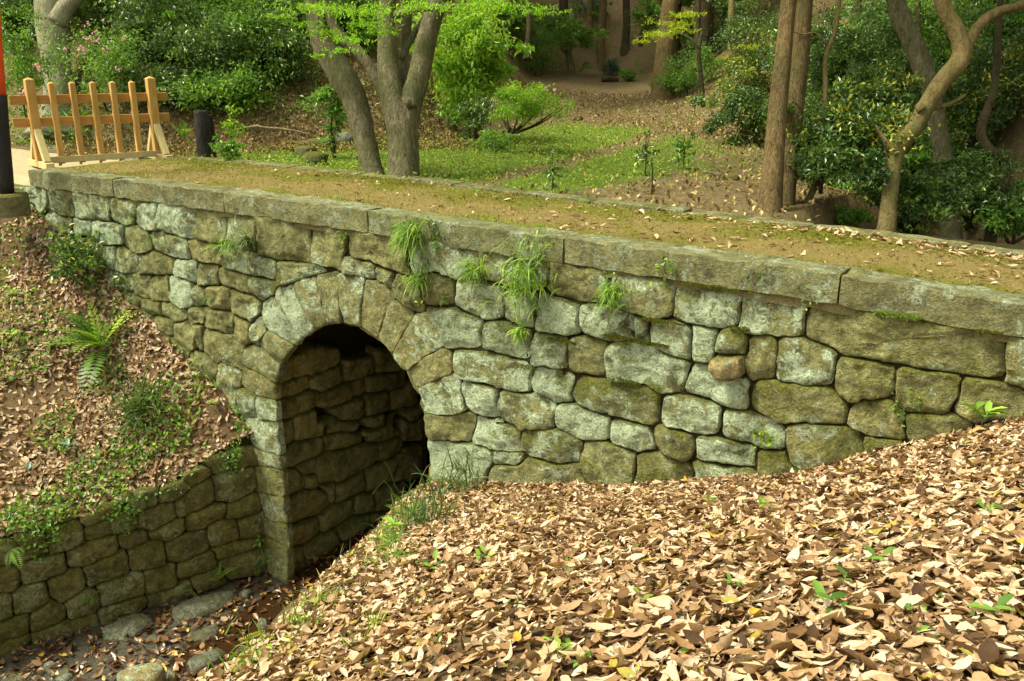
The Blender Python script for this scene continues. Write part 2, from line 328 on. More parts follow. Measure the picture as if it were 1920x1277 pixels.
def grid_mesh(name, xs, ys, hf, mat, rough=.03, freq=1.7, keep=None, tintf=None):
    X, Y = np.meshgrid(xs, ys); Z = hf(X, Y)
    nz = np.array([vn(x*freq, y*freq, 3.1)+.5*vn(x*freq*2.7, y*freq*2.7, 8.2) for x, y in zip(X.ravel(), Y.ravel())]).reshape(X.shape)
    Z = Z + nz*rough
    V = np.stack([X, Y, Z], -1).reshape(-1, 3); ny, nx = X.shape
    i = (np.arange(ny-1)[:, None]*nx + np.arange(nx-1)[None, :]).ravel()
    F = np.stack([i, i+1, i+nx+1, i+nx], -1)
    if keep is not None:
        c = V[F].mean(1); F = F[keep(c[:, 0], c[:, 1])]
    t = tintf(V[:, 0], V[:, 1]) if tintf else None
    return npmesh(name, V, F, mat, None, True, t)

def lawnness(X, Y):
    dx, dy = X-CAM[0], Y-CAM[1]; dist = np.hypot(dx, dy); az = np.degrees(np.arctan2(-dx, dy))
    g = np.interp(az, [10, 17, 22, 27, 34, 40, 48, 54, 58], [0, .20, .48, .70, .8, .85, .85, .55, .05])
    far = np.interp(az, [10, 20, 26, 31, 36, 44, 56], [14, 19, 24, 25.5, 21.0, 18.8, 17.5])
    g = g*np.clip((far-dist)/1.6+.4, 0, 1)
    near = np.clip((dist-np.interp(az, [10, 20, 30, 40], [16, 13.5, 11.3, 9.5]))/2.5+.35, 0.12, 1)
    # worn footpath climbing to the right
    pth = np.abs(az-np.interp(dist, [12, 15, 19, 25, 30], [37, 31, 26.5, 23.0, 21.5]))
    g = g*near*np.clip(pth/1.1-.15, .25, 1)
    return g

fg = grid_mesh('woodland_ground', np.r_[np.arange(-62, -26, 1.0), np.arange(-26, 6, .25), np.arange(6, 30, 1.0)], np.r_[np.arange(2.56, 26, .25), np.arange(26, 75, 1.0)], far_grass_h, M['far_ground'], .05, .9, None, lawnness)
tag(fg, kind='structure')
# ground at the left end of the bridge, sand path and the leafy verge beside it
wg = grid_mesh('sand_ground', np.arange(-40, -12.9, .4), np.arange(-9, 2.6, .2),
               lambda X, Y: np.where(Y > .02, np.interp(X, [-40, -18, -13.2], [-.02, -.1, -.13]), np.minimum(left_h(X, np.minimum(Y, 0)), np.interp(Y, [-9, -2, 0], [-.3, -.3, -.16]))), M['sand'], .02, .7, lambda x, y: y > -.05)
tag(wg, kind='structure')
rb = grid_mesh('right_bank', np.arange(-9.2, 8, .12), np.arange(-12, .36, .12), right_h, M['soil'], .035, 1.9, lambda x, y: x > -8.9-np.minimum(y, 0)*-.35)
tag(rb, kind='structure')
def bank_grid():
    ss = np.arange(-.9, 9.0, .14); nn = np.r_[np.arange(.07, 6, .14), np.arange(6, 18, .5)]
    S, N_ = np.meshgrid(ss, nn); X = RW0[0]+RWD[0]*S-RWN[0]*N_; Y = RW0[1]+RWD[1]*S-RWN[1]*N_
    low = Y > .25; k = np.where(low, (Y-.25)/RWD[1], 0.0); X = X-RWD[0]*k; Y = Y-RWD[1]*k       # stop at the bridge face
    Z = left_h(X, Y)+np.array([vn(a*1.7, b_*1.7, 3.1)+.5*vn(a*4.6, b_*4.6, 8.2) for a, b_ in zip(X.ravel(), Y.ravel())]).reshape(X.shape)*.04
    V = np.stack([X, Y, Z], -1).reshape(-1, 3); ny, nx = X.shape; i = (np.arange(ny-1)[:, None]*nx+np.arange(nx-1)[None, :]).ravel()
    F = np.stack([i, i+nx, i+nx+1, i+1], -1)
    c = V[F]; ok = np.linalg.norm(np.cross(c[:, 1]-c[:, 0], c[:, 3]-c[:, 0]), axis=1) > 1e-5
    return npmesh('left_bank', V, F[ok], M['soil'], None, True)
lb = bank_grid()
tag(lb, kind='structure')
def bed_h(X, Y): return BED + .02*np.asarray(Y, float)*0
sb = grid_mesh('stream_bed', np.arange(-13, -4, .12), np.arange(-9, 3.7, .12), bed_h, M['bed'], .05, 2.1, lambda x, y: (rw_n(x, y) > -.35) | (y > -.3))
tag(sb, kind='structure')
wt = mesh('stream_water', [(-8.1, -1.9, BED+.022), (-5.0, -1.9, BED+.022), (-5.4, 3.2, BED+.022), (-8.5, 3.2, BED+.022)], [(0, 1, 2, 3)], M['water'])
tag(wt, kind='structure')

# ------------------------------------------------------------------ stones
def densify(P, n):
    Q = np.vstack([P, P[:1]]); L = np.r_[0, np.cumsum(np.linalg.norm(np.diff(Q, axis=0), axis=1))]
    t = np.linspace(0, L[-1], n, endpoint=False)
    return np.stack([np.interp(t, L, Q[:, k]) for k in range(2)], -1)
def chaikin(P, r):
    N = np.roll(P, -1, 0); L = np.linalg.norm(N-P, axis=1, keepdims=True); k = np.minimum(r/np.maximum(L, 1e-6), .33)
    return np.stack([P*(1-k)+N*k, P*k+N*(1-k)], 1).reshape(-1, 2)
def seg_dist(pts, P):
    A, B = P, np.roll(P, -1, 0); d = B-A; L = (d*d).sum(1)+1e-12
    t = np.clip(((pts[:, None]-A[None])*d[None]).sum(2)/L, 0, 1)
    return np.linalg.norm(pts[:, None]-(A+t[..., None]*d), axis=2).min(1)
SEED = [0]
def stone(name, poly, mapf, mat, parent, bulge=.05, back=.22, gap=.010, rnd=.055, soft=.045, step=.042, rough=.016, proud=0.0, moss=.2, lichen=.4, chop=1.0):
    SEED[0] += 1; sd_ = SEED[0]*7.31
    P = np.array(poly, float); c = P.mean(0); fine = len(P) > 40
    if ((np.roll(P, -1, 0)[:, 0]-P[:, 0])*(np.roll(P, -1, 0)[:, 1]+P[:, 1])).sum() > 0: P = P[::-1]
    if not fine: P = chaikin(chaikin(P, soft), soft*.35)
    v = P-c; L = np.linalg.norm(v, axis=1, keepdims=True); P = c+v*np.maximum(1-gap/np.maximum(L, .03), .4)
    per = np.linalg.norm(np.roll(P, -1, 0)-P, axis=1).sum(); n = int(min(max(per/step, 20), 84))
    P = densify(P, n)
    nrm = P-c; nrm /= np.linalg.norm(nrm, axis=1, keepdims=True)
    P = P + nrm*np.array([vn(p[0]*9, p[1]*9, sd_)*.016+vn(p[0]*25, p[1]*25, sd_)*.006 for p in P])[:, None]
    rings = [0, .05, .11, .19, .29, .41, .55, .70, .86]
    hs_ = np.abs(P-c).max(0); chops = []
    for k in range(3):
        a_ = (vn(sd_+k*3.3, 2.2, k)+1)*PI*2; g_ = np.array([math.cos(a_), math.sin(a_)]); chops.append((g_, (np.abs(g_) @ hs_)*(.25+.5*abs(vn(sd_, k*5.1, .7))), .12+.5*abs(vn(sd_, k*2.9, 4.4))))
    V = []; 
    tilt = np.array([vn(sd_, 1.7), vn(sd_, 9.4)])*.07
    for dpt in (-back, -back*.45):
        for p in P: V.append(mapf(p[0], p[1], dpt))
    allp = []
    for r in rings: allp.append(P*(1-r)+c*r)
    flat = np.vstack(allp+[c[None]]); D = seg_dist(flat, P)
    for p, d in zip(flat, D):
        t = min(d/rnd, 1.0); prof = math.sqrt(max(0, 1-(1-t)**2))
        z = -rnd*.9*(1-prof) + bulge*.5*min(d/.22, 1)**.7 + min(max((p-c) @ tilt, -.035), .035)
        z -= chop*min(sum(k_*max(0.0, (p-c) @ g_-o_) for g_, o_, k_ in chops), .035)
        z += vn(p[0]*3.1, p[1]*3.1, sd_)*rough*1.6 + vn(p[0]*8, p[1]*8, sd_)*rough*.8 + vn(p[0]*19, p[1]*19, sd_)*rough*.5 + proud
        V.append(mapf(p[0], p[1], z))
    F = []; R = len(rings)+2
    for k in range(R-1):
        for i in range(n):
            j = (i+1) % n; F.append((k*n+i, k*n+j, (k+1)*n+j, (k+1)*n+i))
    top = (R-1)*n; cc = R*n
    for i in range(n): F.append((top+i, top+(i+1) % n, cc))
    o = mesh(name, V, F, mat, parent); o.data.set_sharp_from_angle(angle=math.radians(32))
    o['moss'] = float(moss); o['lichen'] = float(lichen)
    return o

def inside(Q, P):
    x, y = Q[..., 0], Q[..., 1]; r = np.zeros(x.shape, bool); n = len(P)
    for i in range(n):
        (x1, y1), (x2, y2) = P[i], P[(i+1) % n]
        c = (y1 > y) != (y2 > y); r ^= c & (x < (x2-x1)*(y-y1)/((y2-y1) if y2 != y1 else 1e-9)+x1)
    return r
def grow(polys, reach=.07, cell=.01, hole=None, top=None):
    """let every traced stone spread until it meets its neighbours, so that joints stay tight"""
    polys = [np.array(p, float) for p in polys]; A = np.vstack(polys); lo = A.min(0)-.1; hi = A.max(0)+.1
    nx, ny = int((hi[0]-lo[0])/cell)+1, int((hi[1]-lo[1])/cell)+1
    best = np.full((ny, nx), reach); lab = np.full((ny, nx), -1)
    for k, P in enumerate(polys):
        a = np.maximum(((P.min(0)-reach-lo)/cell).astype(int), 0); b_ = np.minimum(((P.max(0)+reach-lo)/cell).astype(int)+1, [nx-1, ny-1])
        gx, gy = np.meshgrid(np.arange(a[0], b_[0]+1), np.arange(a[1], b_[1]+1)); Q = np.stack([lo[0]+gx*cell, lo[1]+gy*cell], -1)
        d = seg_dist(Q.reshape(-1, 2), P).reshape(gx.shape); d = np.where(inside(Q, P), -d, d)
        sub = best[a[1]:b_[1]+1, a[0]:b_[0]+1]; m_ = d < sub; sub[m_] = d[m_]; lab[a[1]:b_[1]+1, a[0]:b_[0]+1][m_] = k
    gx, gy = np.meshgrid(np.arange(nx), np.arange(ny)); Q = np.stack([lo[0]+gx*cell, lo[1]+gy*cell], -1)
    if hole is not None: lab[inside(Q, np.array(hole))] = -1
    if top is not None: lab[Q[..., 1] > top(Q[..., 0])] = -1
    out = []
    for k, P in enumerate(polys):
        c = P.mean(0); m_ = max(64, int(48*np.ptp(P, axis=0).max()/.3)); m_ = min(m_, 200); R = []
        for th in np.arange(m_)*2*PI/m_:
            rr = np.arange(.0, 2.2, cell*.6); q = c+np.stack([np.cos(th)*rr, np.sin(th)*rr], -1); i = np.clip(((q-lo)/cell+.5).astype(int), 0, [nx-1, ny-1])
            bad = lab[i[:, 1], i[:, 0]] != k; R.append(rr[np.argmax(bad)] if bad.any() else rr[-1])
        R = np.array(R); R = np.maximum(R, .02); R = np.minimum(R, np.median(R)*9)
        R = .25*np.roll(R, 1)+.5*R+.25*np.roll(R, -1); th = np.arange(m_)*2*PI/m_
        out.append(c+np.stack([np.cos(th)*R, np.sin(th)*R], -1))
    return out
# traced joints of the bridge face, read as bearings and laid on the wall plane
def tr(off, s, P): return [(off[0]+x/s, off[1]+y/s) for x, y in P]
ZA, ZB, ZC, ZD, ZE = ((0, 100), 2.997), ((0, 430), 2.997), ((400, 400), 2.997), ((800, 450), 2.997), ((1280, 430), 2.997)
ZF, ZG, ZM = ((0, 850), 2.99), ((480, 770), 2.519), ((0, 0), 1.0)
def wall_pt(x, y): q = at_y(x, y, 0.0); return (q[0], q[2])
FACE = []      # (polygon px, kind)
def add(z, polys, kind='stone'):
    for P in polys: FACE.append((tr(z[0], z[1], P), kind))
def pp(s):
    return [[tuple(float(v) for v in q.split(',')) for q in part.split()] for part in s.strip().split(';') if part.strip()]
add(ZA, pp('''180,735 260,745 270,850 215,845 175,800; 265,765 400,775 410,880 390,920 330,915 270,860; 410,790 500,805 490,840 520,940 415,920; 505,800 615,815 600,940 545,945 495,840;
620,830 770,850 760,900 700,960 610,940; 775,850 875,860 870,985 790,980 760,930; 890,865 1090,890 1080,1030 1050,1045 920,1000 880,920; 1100,905 1250,920 1255,1040 1200,1060 1095,1030;
1275,930 1430,950 1430,1110 1270,1060; 400,930 490,940 500,1030 440,1020 400,980; 500,945 600,950 680,990 680,1060 580,1080 500,1040; 680,990 800,1000 830,1080 800,1130 700,1110 680,1060;
830,1010 920,1020 1050,1045 1050,1150 960,1150 900,1120 840,1080; 1060,1060 1230,1090 1230,1190 1080,1160; 1240,1090 1430,1120 1530,1170 1540,1280 1380,1240 1235,1190;
270,880 395,935 400,990 330,960 270,930; 405,1000 440,1030 500,1050 570,1090 560,1130 480,1110 400,1050'''))
add(ZB, pp('''570,95 640,110 640,230 585,210; 645,105 760,130 765,245 690,250 645,225; 775,135 960,165 960,255 770,250; 970,170 1090,190 1090,300 1030,280 970,250; 1095,195 1215,210 1210,310 1100,310;
1220,215 1390,265 1390,355 1310,335 1220,290; 1400,270 1540,300 1535,360 1465,405 1400,340; 1550,190 1700,190 1780,215 1860,235 1700,280 1560,325 1545,250;
600,235 730,255 735,345 595,320; 750,255 830,265 835,395 750,365; 845,270 930,270 935,405 850,395; 940,265 1060,310 1075,435 1000,430 960,390; 1080,320 1140,330 1150,420 1085,425; 1160,325 1275,345 1275,450 1170,440; 1285,350 1380,370 1450,430 1410,525 1290,450;
650,345 740,360 790,400 740,420 680,390; 795,400 890,410 900,480 830,470; 900,415 1040,455 1030,510 960,515 900,470; 1060,440 1135,460 1130,530 1065,510; 1145,450 1290,490 1290,580 1140,545; 1310,500 1390,530 1395,620 1370,640 1310,600; 1415,520 1475,500 1500,570 1460,650 1405,620;
860,490 960,520 970,600 900,590; 980,540 1060,520 1110,600 1070,680 1000,660 970,600; 1140,560 1235,585 1245,730 1200,745 1140,690; 1250,600 1360,650 1350,780 1260,750; 1060,700 1150,700 1220,790 1170,800 1080,740; 1235,765 1340,790 1340,885 1290,870 1230,820;
1070,545 1125,545 1130,690 1110,690; 1230,890 1330,900 1330,1000 1250,960; 740,425 830,480 860,540 800,520; 900,605 970,620 1060,690 1000,690'''))
add(ZC, pp('''250,45 525,75 540,285 245,245; 535,75 735,110 715,320 545,265; 745,110 1050,150 1080,340 890,280 740,240; 1090,170 1300,200 1480,240 1470,350 1360,370 1210,325 1090,310; 1495,235 1760,270 1890,300 1880,385 1620,400 1500,340;
725,250 880,285 900,370 740,340 720,300; 905,300 1000,340 985,425 910,370; 1010,345 1090,380 1150,450 1150,555 1110,545 1000,420; 1210,335 1340,350 1340,510 1290,525 1180,490 1170,400'''))
add(ZD, pp('''690,150 760,130 960,165 1000,190 1010,330 950,360 800,340 700,300 670,220; 1060,215 1280,225 1390,260 1385,380 1300,435 1140,390 1030,330; 1400,270 1480,265 1745,290 1765,320 1740,470 1660,497 1500,465 1400,420;
160,240 410,270 420,440 330,450 180,400 150,360; 430,290 600,330 600,485 500,490 440,460; 610,340 730,335 845,385 840,525 790,540 700,520 610,490; 870,375 950,365 1150,430 1160,545 960,545 880,510 850,450; 1165,430 1230,460 1240,580 1165,545;
1245,470 1420,470 1480,500 1470,680 1400,665 1250,580; 1485,480 1640,505 1600,690 1480,680;
10,400 140,385 295,450 290,590 270,620 95,615 55,520; 330,460 460,455 510,490 580,530 575,650 490,670 320,610 300,560; 590,540 780,545 780,720 700,730 590,690; 800,545 920,545 1000,600 1000,760 910,770 785,735;
1010,620 1180,600 1330,650 1475,695 1425,860 1350,870 1250,830 1010,770; 1480,700 1610,700 1650,770 1800,790 1795,955 1680,935 1430,850; 135,625 330,630 500,680 575,740 565,865 510,865 390,820 210,780 150,740;
640,715 800,760 805,910 710,915 610,850 585,780; 850,770 940,790 1250,830 1300,880 1300,1030 1180,1035 1000,990 870,940 810,870; 1340,875 1500,880 1640,950 1645,1060 1550,1105 1310,1030 1308,930;
200,800 380,850 395,1000 340,1005 210,930 185,860; 430,855 600,880 700,920 695,1060 520,1060 420,1000 400,910; 740,935 900,950 1010,1000 1010,1120 960,1135 830,1110 725,1040; 1045,1015 1200,1050 1275,1110 1270,1180 1180,1195 1025,1140;
1290,1055 1480,1110 1490,1200 1450,1245 1320,1200 1255,1110; 1510,1110 1700,1140 1840,1180 1840,1290 1510,1240; 10,985 210,990 255,1010 235,1140 30,1110; 280,1010 420,1040 490,1080 520,1180 430,1190 250,1130; 550,1075 720,1080 860,1140 840,1250 740,1260 530,1140;
865,1150 1000,1140 1160,1200 1160,1350 870,1330; 0,1130 240,1150 360,1200 340,1260 250,1330 0,1400; 370,1195 510,1200 490,1275 370,1265; 1170,1215 1300,1210 1440,1265 1490,1290 1480,1390 1180,1390; 1500,1260 1840,1300 1840,1400 1500,1400; 370,1280 860,1270 860,1420 370,1420; 380,1010 420,1030 410,1030 385,1040'''))
add(ZE, pp('''330,375 675,405 668,605 620,610 330,580 318,540; 690,465 1050,490 1380,545 1805,605 1808,820 1690,845 1250,775 900,700 690,640 677,600; 1815,615 1990,650 1990,915 1830,885;
370,620 500,610 525,700 510,840 370,845 355,740; 545,630 680,620 860,690 820,880 750,885 520,845 520,780; 885,735 960,740 1190,785 1190,920 1130,960 940,975 850,910 840,880; 1205,790 1450,815 1560,835 1540,930 1480,1035 1300,1025 1200,990; 1580,845 1930,905 1930,1080 1620,1080 1530,1040 1530,990;
380,905 430,855 800,895 840,920 905,980 905,1090 800,1095 400,1020 372,960; 240,1020 350,1025 500,1100 570,1160 560,1250 215,1160; 940,1020 1010,960 1130,970 1230,1050 1240,1190 1130,1180 930,1090; 1260,1060 1500,1045 1620,1090 1560,1170 1300,1205 1255,1150;
600,1140 700,1115 850,1110 1000,1170 1020,1260 900,1330 590,1290; 1030,1190 1240,1205 1240,1300 1030,1300; 1260,1220 1540,1190 1700,1110 1930,1100 1930,1300 1260,1300; 410,1260 580,1260 580,1370 410,1370'''))
add(ZD, pp('''1640,520 1690,490 1790,540 1790,640 1620,640 1615,590'''), 'proud')
add(ZD, pp('''1615,650 1780,650 1785,740 1735,772 1650,770 1615,720'''), 'tan')
add(ZC, pp('''285,650 420,720 440,760 375,860 330,800 265,740; 270,500 330,470 490,700 440,745 300,650 268,580; 345,430 440,400 500,560 548,642 495,695 340,475; 455,400 540,355 560,350 600,500 628,625 560,650 540,600 450,430; 565,350 685,335 703,620 632,625 605,500;
695,350 840,370 815,640 713,625; 850,380 960,395 1000,480 912,697 825,640; 1000,500 1110,570 1012,765 935,700 960,600; 1130,570 1200,590 1280,735 1100,865 1023,790 1023,765; 1110,880 1180,810 1310,770 1330,880 1158,970 1113,920; 1165,990 1310,925 1350,920 1400,1100 1330,1135 1215,1130 1160,1050'''), 'voussoir')
add(ZB, pp('''1370,680 1480,680 1540,740 1572,775 1545,870 1420,790 1370,740; 1380,795 1460,810 1548,880 1538,968 1430,930 1355,880; 1440,945 1538,972 1556,1080 1440,1060; 1395,1075 1556,1087 1570,1290 1440,1230 1400,1130'''), 'voussoir')
add(ZB, pp('''1340,900 1430,945 1440,1055 1370,1050 1330,960'''))
add(ZF, pp('''1410,-20 1562,0 1570,92 1415,60; 1420,75 1580,100 1592,245 1420,195; 1440,225 1598,260 1604,400 1450,330; 1480,390 1606,412 1605,530 1490,460; 1500,480 1608,542 1610,700 1510,650'''), 'voussoir')

bridge = empty('stone_bridge', (-6.0, 1.3, BED))
tag(bridge, 'old lichen-spotted stone bridge with a round arch and long coping stones over a small stream', 'bridge')
XL, XR = -8.36, -5.90; XC = (XL+XR)/2; RAD = (XR-XL)/2; ZS = -2.55
def front(u, v, d): return (u, -d, v)
OPEN = [wall_pt(x, y) for x, y in [(541, 1100), (536, 985), (530, 930), (523, 850), (514, 750), (517, 715), (527, 680), (545, 655), (565, 634), (590, 618), (625, 608), (655, 609), (680, 617), (703, 633), (722, 650), (741, 675), (760, 698), (774, 722), (786, 745), (794, 780), (801, 830), (805, 880), (806, 930), (806, 1100)]]
GROWN = grow([[wall_pt(*p) for p in poly] for poly, _ in FACE], .13, .01, OPEN, lambda x: np.interp(x, [-13, -8.8, -6.5, -4.1, -1.65, -.4], [-.19, -.185, -.185, -.235, -.27, -.315]))
for (poly, kind), uv in zip(FACE, GROWN):
    cx = sum(p[0] for p in poly)/len(poly); cy = sum(p[1] for p in poly)/len(poly)
    h1 = vn(cx*.013, cy*.013, 4.2)
    lich = .33 + .75*h1; moss = .10+.5*max(0, vn(cx*.009, cy*.009, 9.9))
    if 850 < cx < 1560 and cy > 540: lich += .22; moss += .10
    if cx < 700: lich += .02; moss -= .02
    if cx > 1420 and cy > 690: lich -= .22; moss += .16
    if cx > 1560: lich -= .15; moss += .05
    if cy > 830 and cx > 1150: moss += .12; lich -= .1
    if cy < 400 + .13*cx and cx > 600: lich -= .06; moss += .04
    if kind == 'voussoir': moss *= .5
    if kind == 'voussoir' and cy > 850: moss += .25; lich -= .2
    if kind == 'tan': stone('stone', uv, front, M['tan_stone'], bridge, .05, .3, proud=.16, rnd=.03, moss=.0, lichen=.1)
    elif kind == 'proud': stone('stone', uv, front, M['stone'], bridge, .05, .3, proud=.07, moss=.45, lichen=.5)
    elif kind == 'voussoir': stone('arch_stone', uv, front, M['stone'], bridge, .008, .11, gap=.004, rnd=.014, soft=.022, moss=moss, lichen=lich)
    else: stone('stone', uv, front, M['stone'], bridge, .010, .24, gap=.006+.014*random.random()**1.5, rnd=.012+.018*random.random(), rough=.022+.016*random.random(), moss=moss, lichen=lich)
# more courses to the right, past the frame edge
for r_ in range(3):
    x = -.18
    while x < 4.5:
        wd = random.uniform(.45, .9); z1 = -.32-.42*r_; z0 = z1-.40
        stone('stone', [(x, z0), (x+wd, z0+.02), (x+wd, z1), (x+.02, z1)], front, M['stone'], bridge, moss=.5, lichen=.2); x += wd+.015

# inside of the arch: u runs through the bridge, v up the left wall and over the vault
def barrel(u, v, d):
    if v <= ZS: return (XL+d, u, v)
    th = (v-ZS)/RAD
    if th <= PI: return (XC-(RAD-d)*math.cos(th), u, ZS+(RAD-d)*math.sin(th))
    return (XR-d, u, ZS-(v-ZS-PI*RAD))
def barrel_uv(x, y):
    d = ray(x, y); t = (XL-CAM[0])/d[0]; q = CAM+d*t
    if q[2] <= ZS: return (q[1], q[2])
    ox, oz = CAM[0]-XC, CAM[2]-ZS; a = d[0]**2+d[2]**2; b2 = ox*d[0]+oz*d[2]; c2 = ox*ox+oz*oz-RAD*RAD
    t = (-b2+math.sqrt(max(b2*b2-a*c2, 0)))/a; q = CAM+d*t
    return (q[1], ZS+RAD*math.atan2(q[2]-ZS, XC-q[0]))
IN = [tr(ZG[0], ZG[1], P) for P in pp('''105,55 185,50 180,140 150,165 110,175; 200,20 330,0 365,30 355,90 250,140 190,135; 110,190 240,140 325,135 330,180 180,260 115,275; 335,120 400,75 505,65 510,150 400,190 340,180; 290,250 350,200 480,165 570,155 570,220 450,300 310,355 290,300;
195,265 280,240 290,290 240,305; 245,310 290,310 295,365 250,365; 125,290 190,275 240,320 235,360 130,410; 135,420 340,365 355,430 310,490 150,540; 320,495 470,420 470,480 390,545 330,565; 375,380 520,295 530,370 400,420; 530,290 660,230 665,310 540,385; 580,160 690,130 690,200 580,230;
480,410 565,395 570,470 520,495 475,460; 575,390 705,340 705,430 620,470 575,470; 145,555 300,510 315,560 230,630 150,650; 240,650 390,560 410,640 350,690 260,720; 390,555 540,490 545,590 450,640 410,610; 550,500 640,480 640,580 550,600; 150,660 220,645 230,740 150,785; 680,210 785,190 780,300 670,330; 510,60 680,0 690,110 590,145 515,140; 700,20 800,0 810,120 700,120; 300,365 370,350 385,400 360,425''')]
IN += [tr(ZC[0], ZC[1], P) for P in pp('''340,980 540,920 545,970 350,1050; 350,1060 600,1010 610,1080 480,1130 355,1170; 480,1170 620,1100 670,1150 640,1230 480,1270; 600,1060 720,990 870,940 870,1000 720,1070 620,1095; 550,960 580,910 740,870 740,940 600,990; 355,970 360,880 460,850 460,920; 470,860 550,800 700,800 700,860 550,900 470,925;
680,1100 840,1040 870,1130 720,1190; 880,1020 990,990 1000,1100 880,1140; 750,860 920,830 920,890 760,930; 930,790 1030,800 1060,880 930,880; 640,1250 700,1140 840,1190 840,1290; 880,930 1080,900 1080,980 890,1010; 1010,1000 1130,970 1150,1080 1020,1100; 850,1160 1050,1120 1060,1230 860,1280; 1070,1100 1180,1090 1200,1210 1080,1230''')]
for uv in grow([[barrel_uv(*p) for p in P] for P in IN], .09):
    stone('vault_stone', uv, barrel, M['vault'], bridge, .04, .2, gap=.005, moss=.25, lichen=.15, rough=.014)
vv = ZS+.95
while vv < ZS+PI*RAD+2.3:
    hh = random.uniform(.28, .4); u = .1
    while u < 3.2:
        ww = random.uniform(.4, .8)
        stone('vault_stone', [(u, vv), (u+ww, vv), (u+ww, vv+hh), (u, vv+hh)], barrel, M['vault'], bridge, .03, .2, step=.1, moss=.2, lichen=.1); u += ww+.01
    vv += hh+.01

# dark earth and rubble core with the arch cut through it
def core():
    V, F = [], []
    N = 24; prof = [(XL-.20, BED-.3)]
    for i in range(N+1):
        th = PI*i/N; prof.append((XC-(RAD+.20)*math.cos(th), ZS+(RAD+.20)*math.sin(th)))
    prof.append((XR+.20, BED-.3))
    top = [(-13.15, -.2)]; 
    outer = [(-13.1, BED-.3), (-13.1, -.22)] + [(p[0], -.22) for p in prof[1:-1]] + [(5.5, -.30), (5.5, BED-.3)]
    full = [prof[0]]+prof+[prof[-1]]
    n = len(outer)
    assert len(full) == n, (len(full), n)
    for y in (.062, 3.3):
        for p in full: V.append((p[0], y, p[1]))
        for p in outer: V.append((p[0], y, p[1]))
    k = 2*n
    for i in range(n-1):
        F.append((i, i+1, n+i+1, n+i)); F.append((k+i, k+n+i, k+n+i+1, k+i+1))
        F.append((i, k+i, k+i+1, i+1)); F.append((n+i, n+i+1, k+n+i+1, k+n+i))
    return mesh('core', V, F, M['core'], bridge, False)
core()
mesh('dark_end_sheet', [(XL-.1, 3.28, BED-.3), (XR+.1, 3.28, BED-.3), (XR+.1, 3.28, -1.2), (XL-.1, 3.28, -1.2)], [(0, 1, 2, 3)], M['core'], bridge, False)  # added dark sheet standing in for the unlit far end of the barrel

# coping stones along the near edge
def rough_bar(name, pts, half, mat, parent, top, th, seg=.05, rough=.014, ny=5, moss=.15, lichen=.3):
    """long dressed stone following pts (plan polyline); half = half width"""
    SEED[0] += 1; sd_ = SEED[0]*3.7
    P = np.array(pts, float); L = np.r_[0, np.cumsum(np.linalg.norm(np.diff(P, axis=0), axis=1))]
    n = max(int(L[-1]/seg), 4)+1; t = np.linspace(0, L[-1], n); C_ = np.stack([np.interp(t, L, P[:, k]) for k in range(P.shape[1])], -1)
    d = np.gradient(C_[:, :2], axis=0); d /= np.linalg.norm(d, axis=1, keepdims=True); nr = np.stack([-d[:, 1], d[:, 0]], -1)
    r = .010; sec = []
    for a in np.linspace(-1, 1, ny+2)[1:-1]: sec.append((a*(half-r), 0.0))
    sec = [(-half, -th), (-half, -th*.66), (-half, -th*.33), (-half, -r), (-half+r, 0)] + sec[1:-1] + [(half-r, 0), (half, -r), (half, -th*.5), (half, -th)]
    m_ = len(sec); V = []
    for i in range(n):
        e = r*.8 if i in (0, n-1) else 0
        for (a, zz) in sec:
            q = C_[i, :2]+nr[i]*a*(1-e/half); z = C_[i, 2]+zz*(1-e)-(e if zz > -r else 0)
            w1 = vn(q[0]*4, q[1]*4+zz*5, sd_)*rough*1.5+vn(q[0]*13, q[1]*13+zz*13, sd_)*rough*.9+vn(q[0]*31, q[1]*31+zz*31, sd_)*rough*.45
            w2 = vn(q[0]*5, q[1]*5, sd_+3)*rough*1.3
            V.append((q[0]+nr[i][0]*w1, q[1]+nr[i][1]*w1, z+w2))
    F = [(i*m_+k, (i+1)*m_+k, (i+1)*m_+k+1, i*m_+k+1) for i in range(n-1) for k in range(m_-1)]
    F += [(i*m_+m_-1, (i+1)*m_+m_-1, (i+1)*m_, i*m_) for i in range(n-1)]
    F += [tuple(range(m_)), tuple((n-1)*m_+k for k in range(m_))[::-1]]
    o = mesh(name, V, F, mat, parent); o.data.set_sharp_from_angle(angle=math.radians(30)); o['moss'] = moss; o['lichen'] = lichen
    return o
CZX = [-13.0, -10.89, -8.74, -6.48, -4.11, -1.68, -.45, 1.5, 5.5]; CZ = [.035, .05, .045, .03, -.01, -.04, -.085, -.13, -.2]
JX = [-12.95, -10.93, -8.76, -6.49, -4.11, -1.68, .72, 3.0, 5.4]
for a, c in zip(JX[:-1], JX[1:]):
    xs = np.linspace(a+.008, c-.008, 6)
    dz = random.uniform(-.008, .008)
    rough_bar('coping_stone', [(x, .140+random.uniform(-.004, .004), float(np.interp(x, CZX, CZ))+dz) for x in xs], .165, M['coping'], bridge, 0, .235, moss=-.75+.25*(a > -5), lichen=.3)
rough_bar('mortar_bed', [(x, .185, float(np.interp(x, CZX, CZ))-.205) for x in np.linspace(-12.9, 5.3, 60)], .165, M['mortar'], bridge, 0, .10, ny=3)
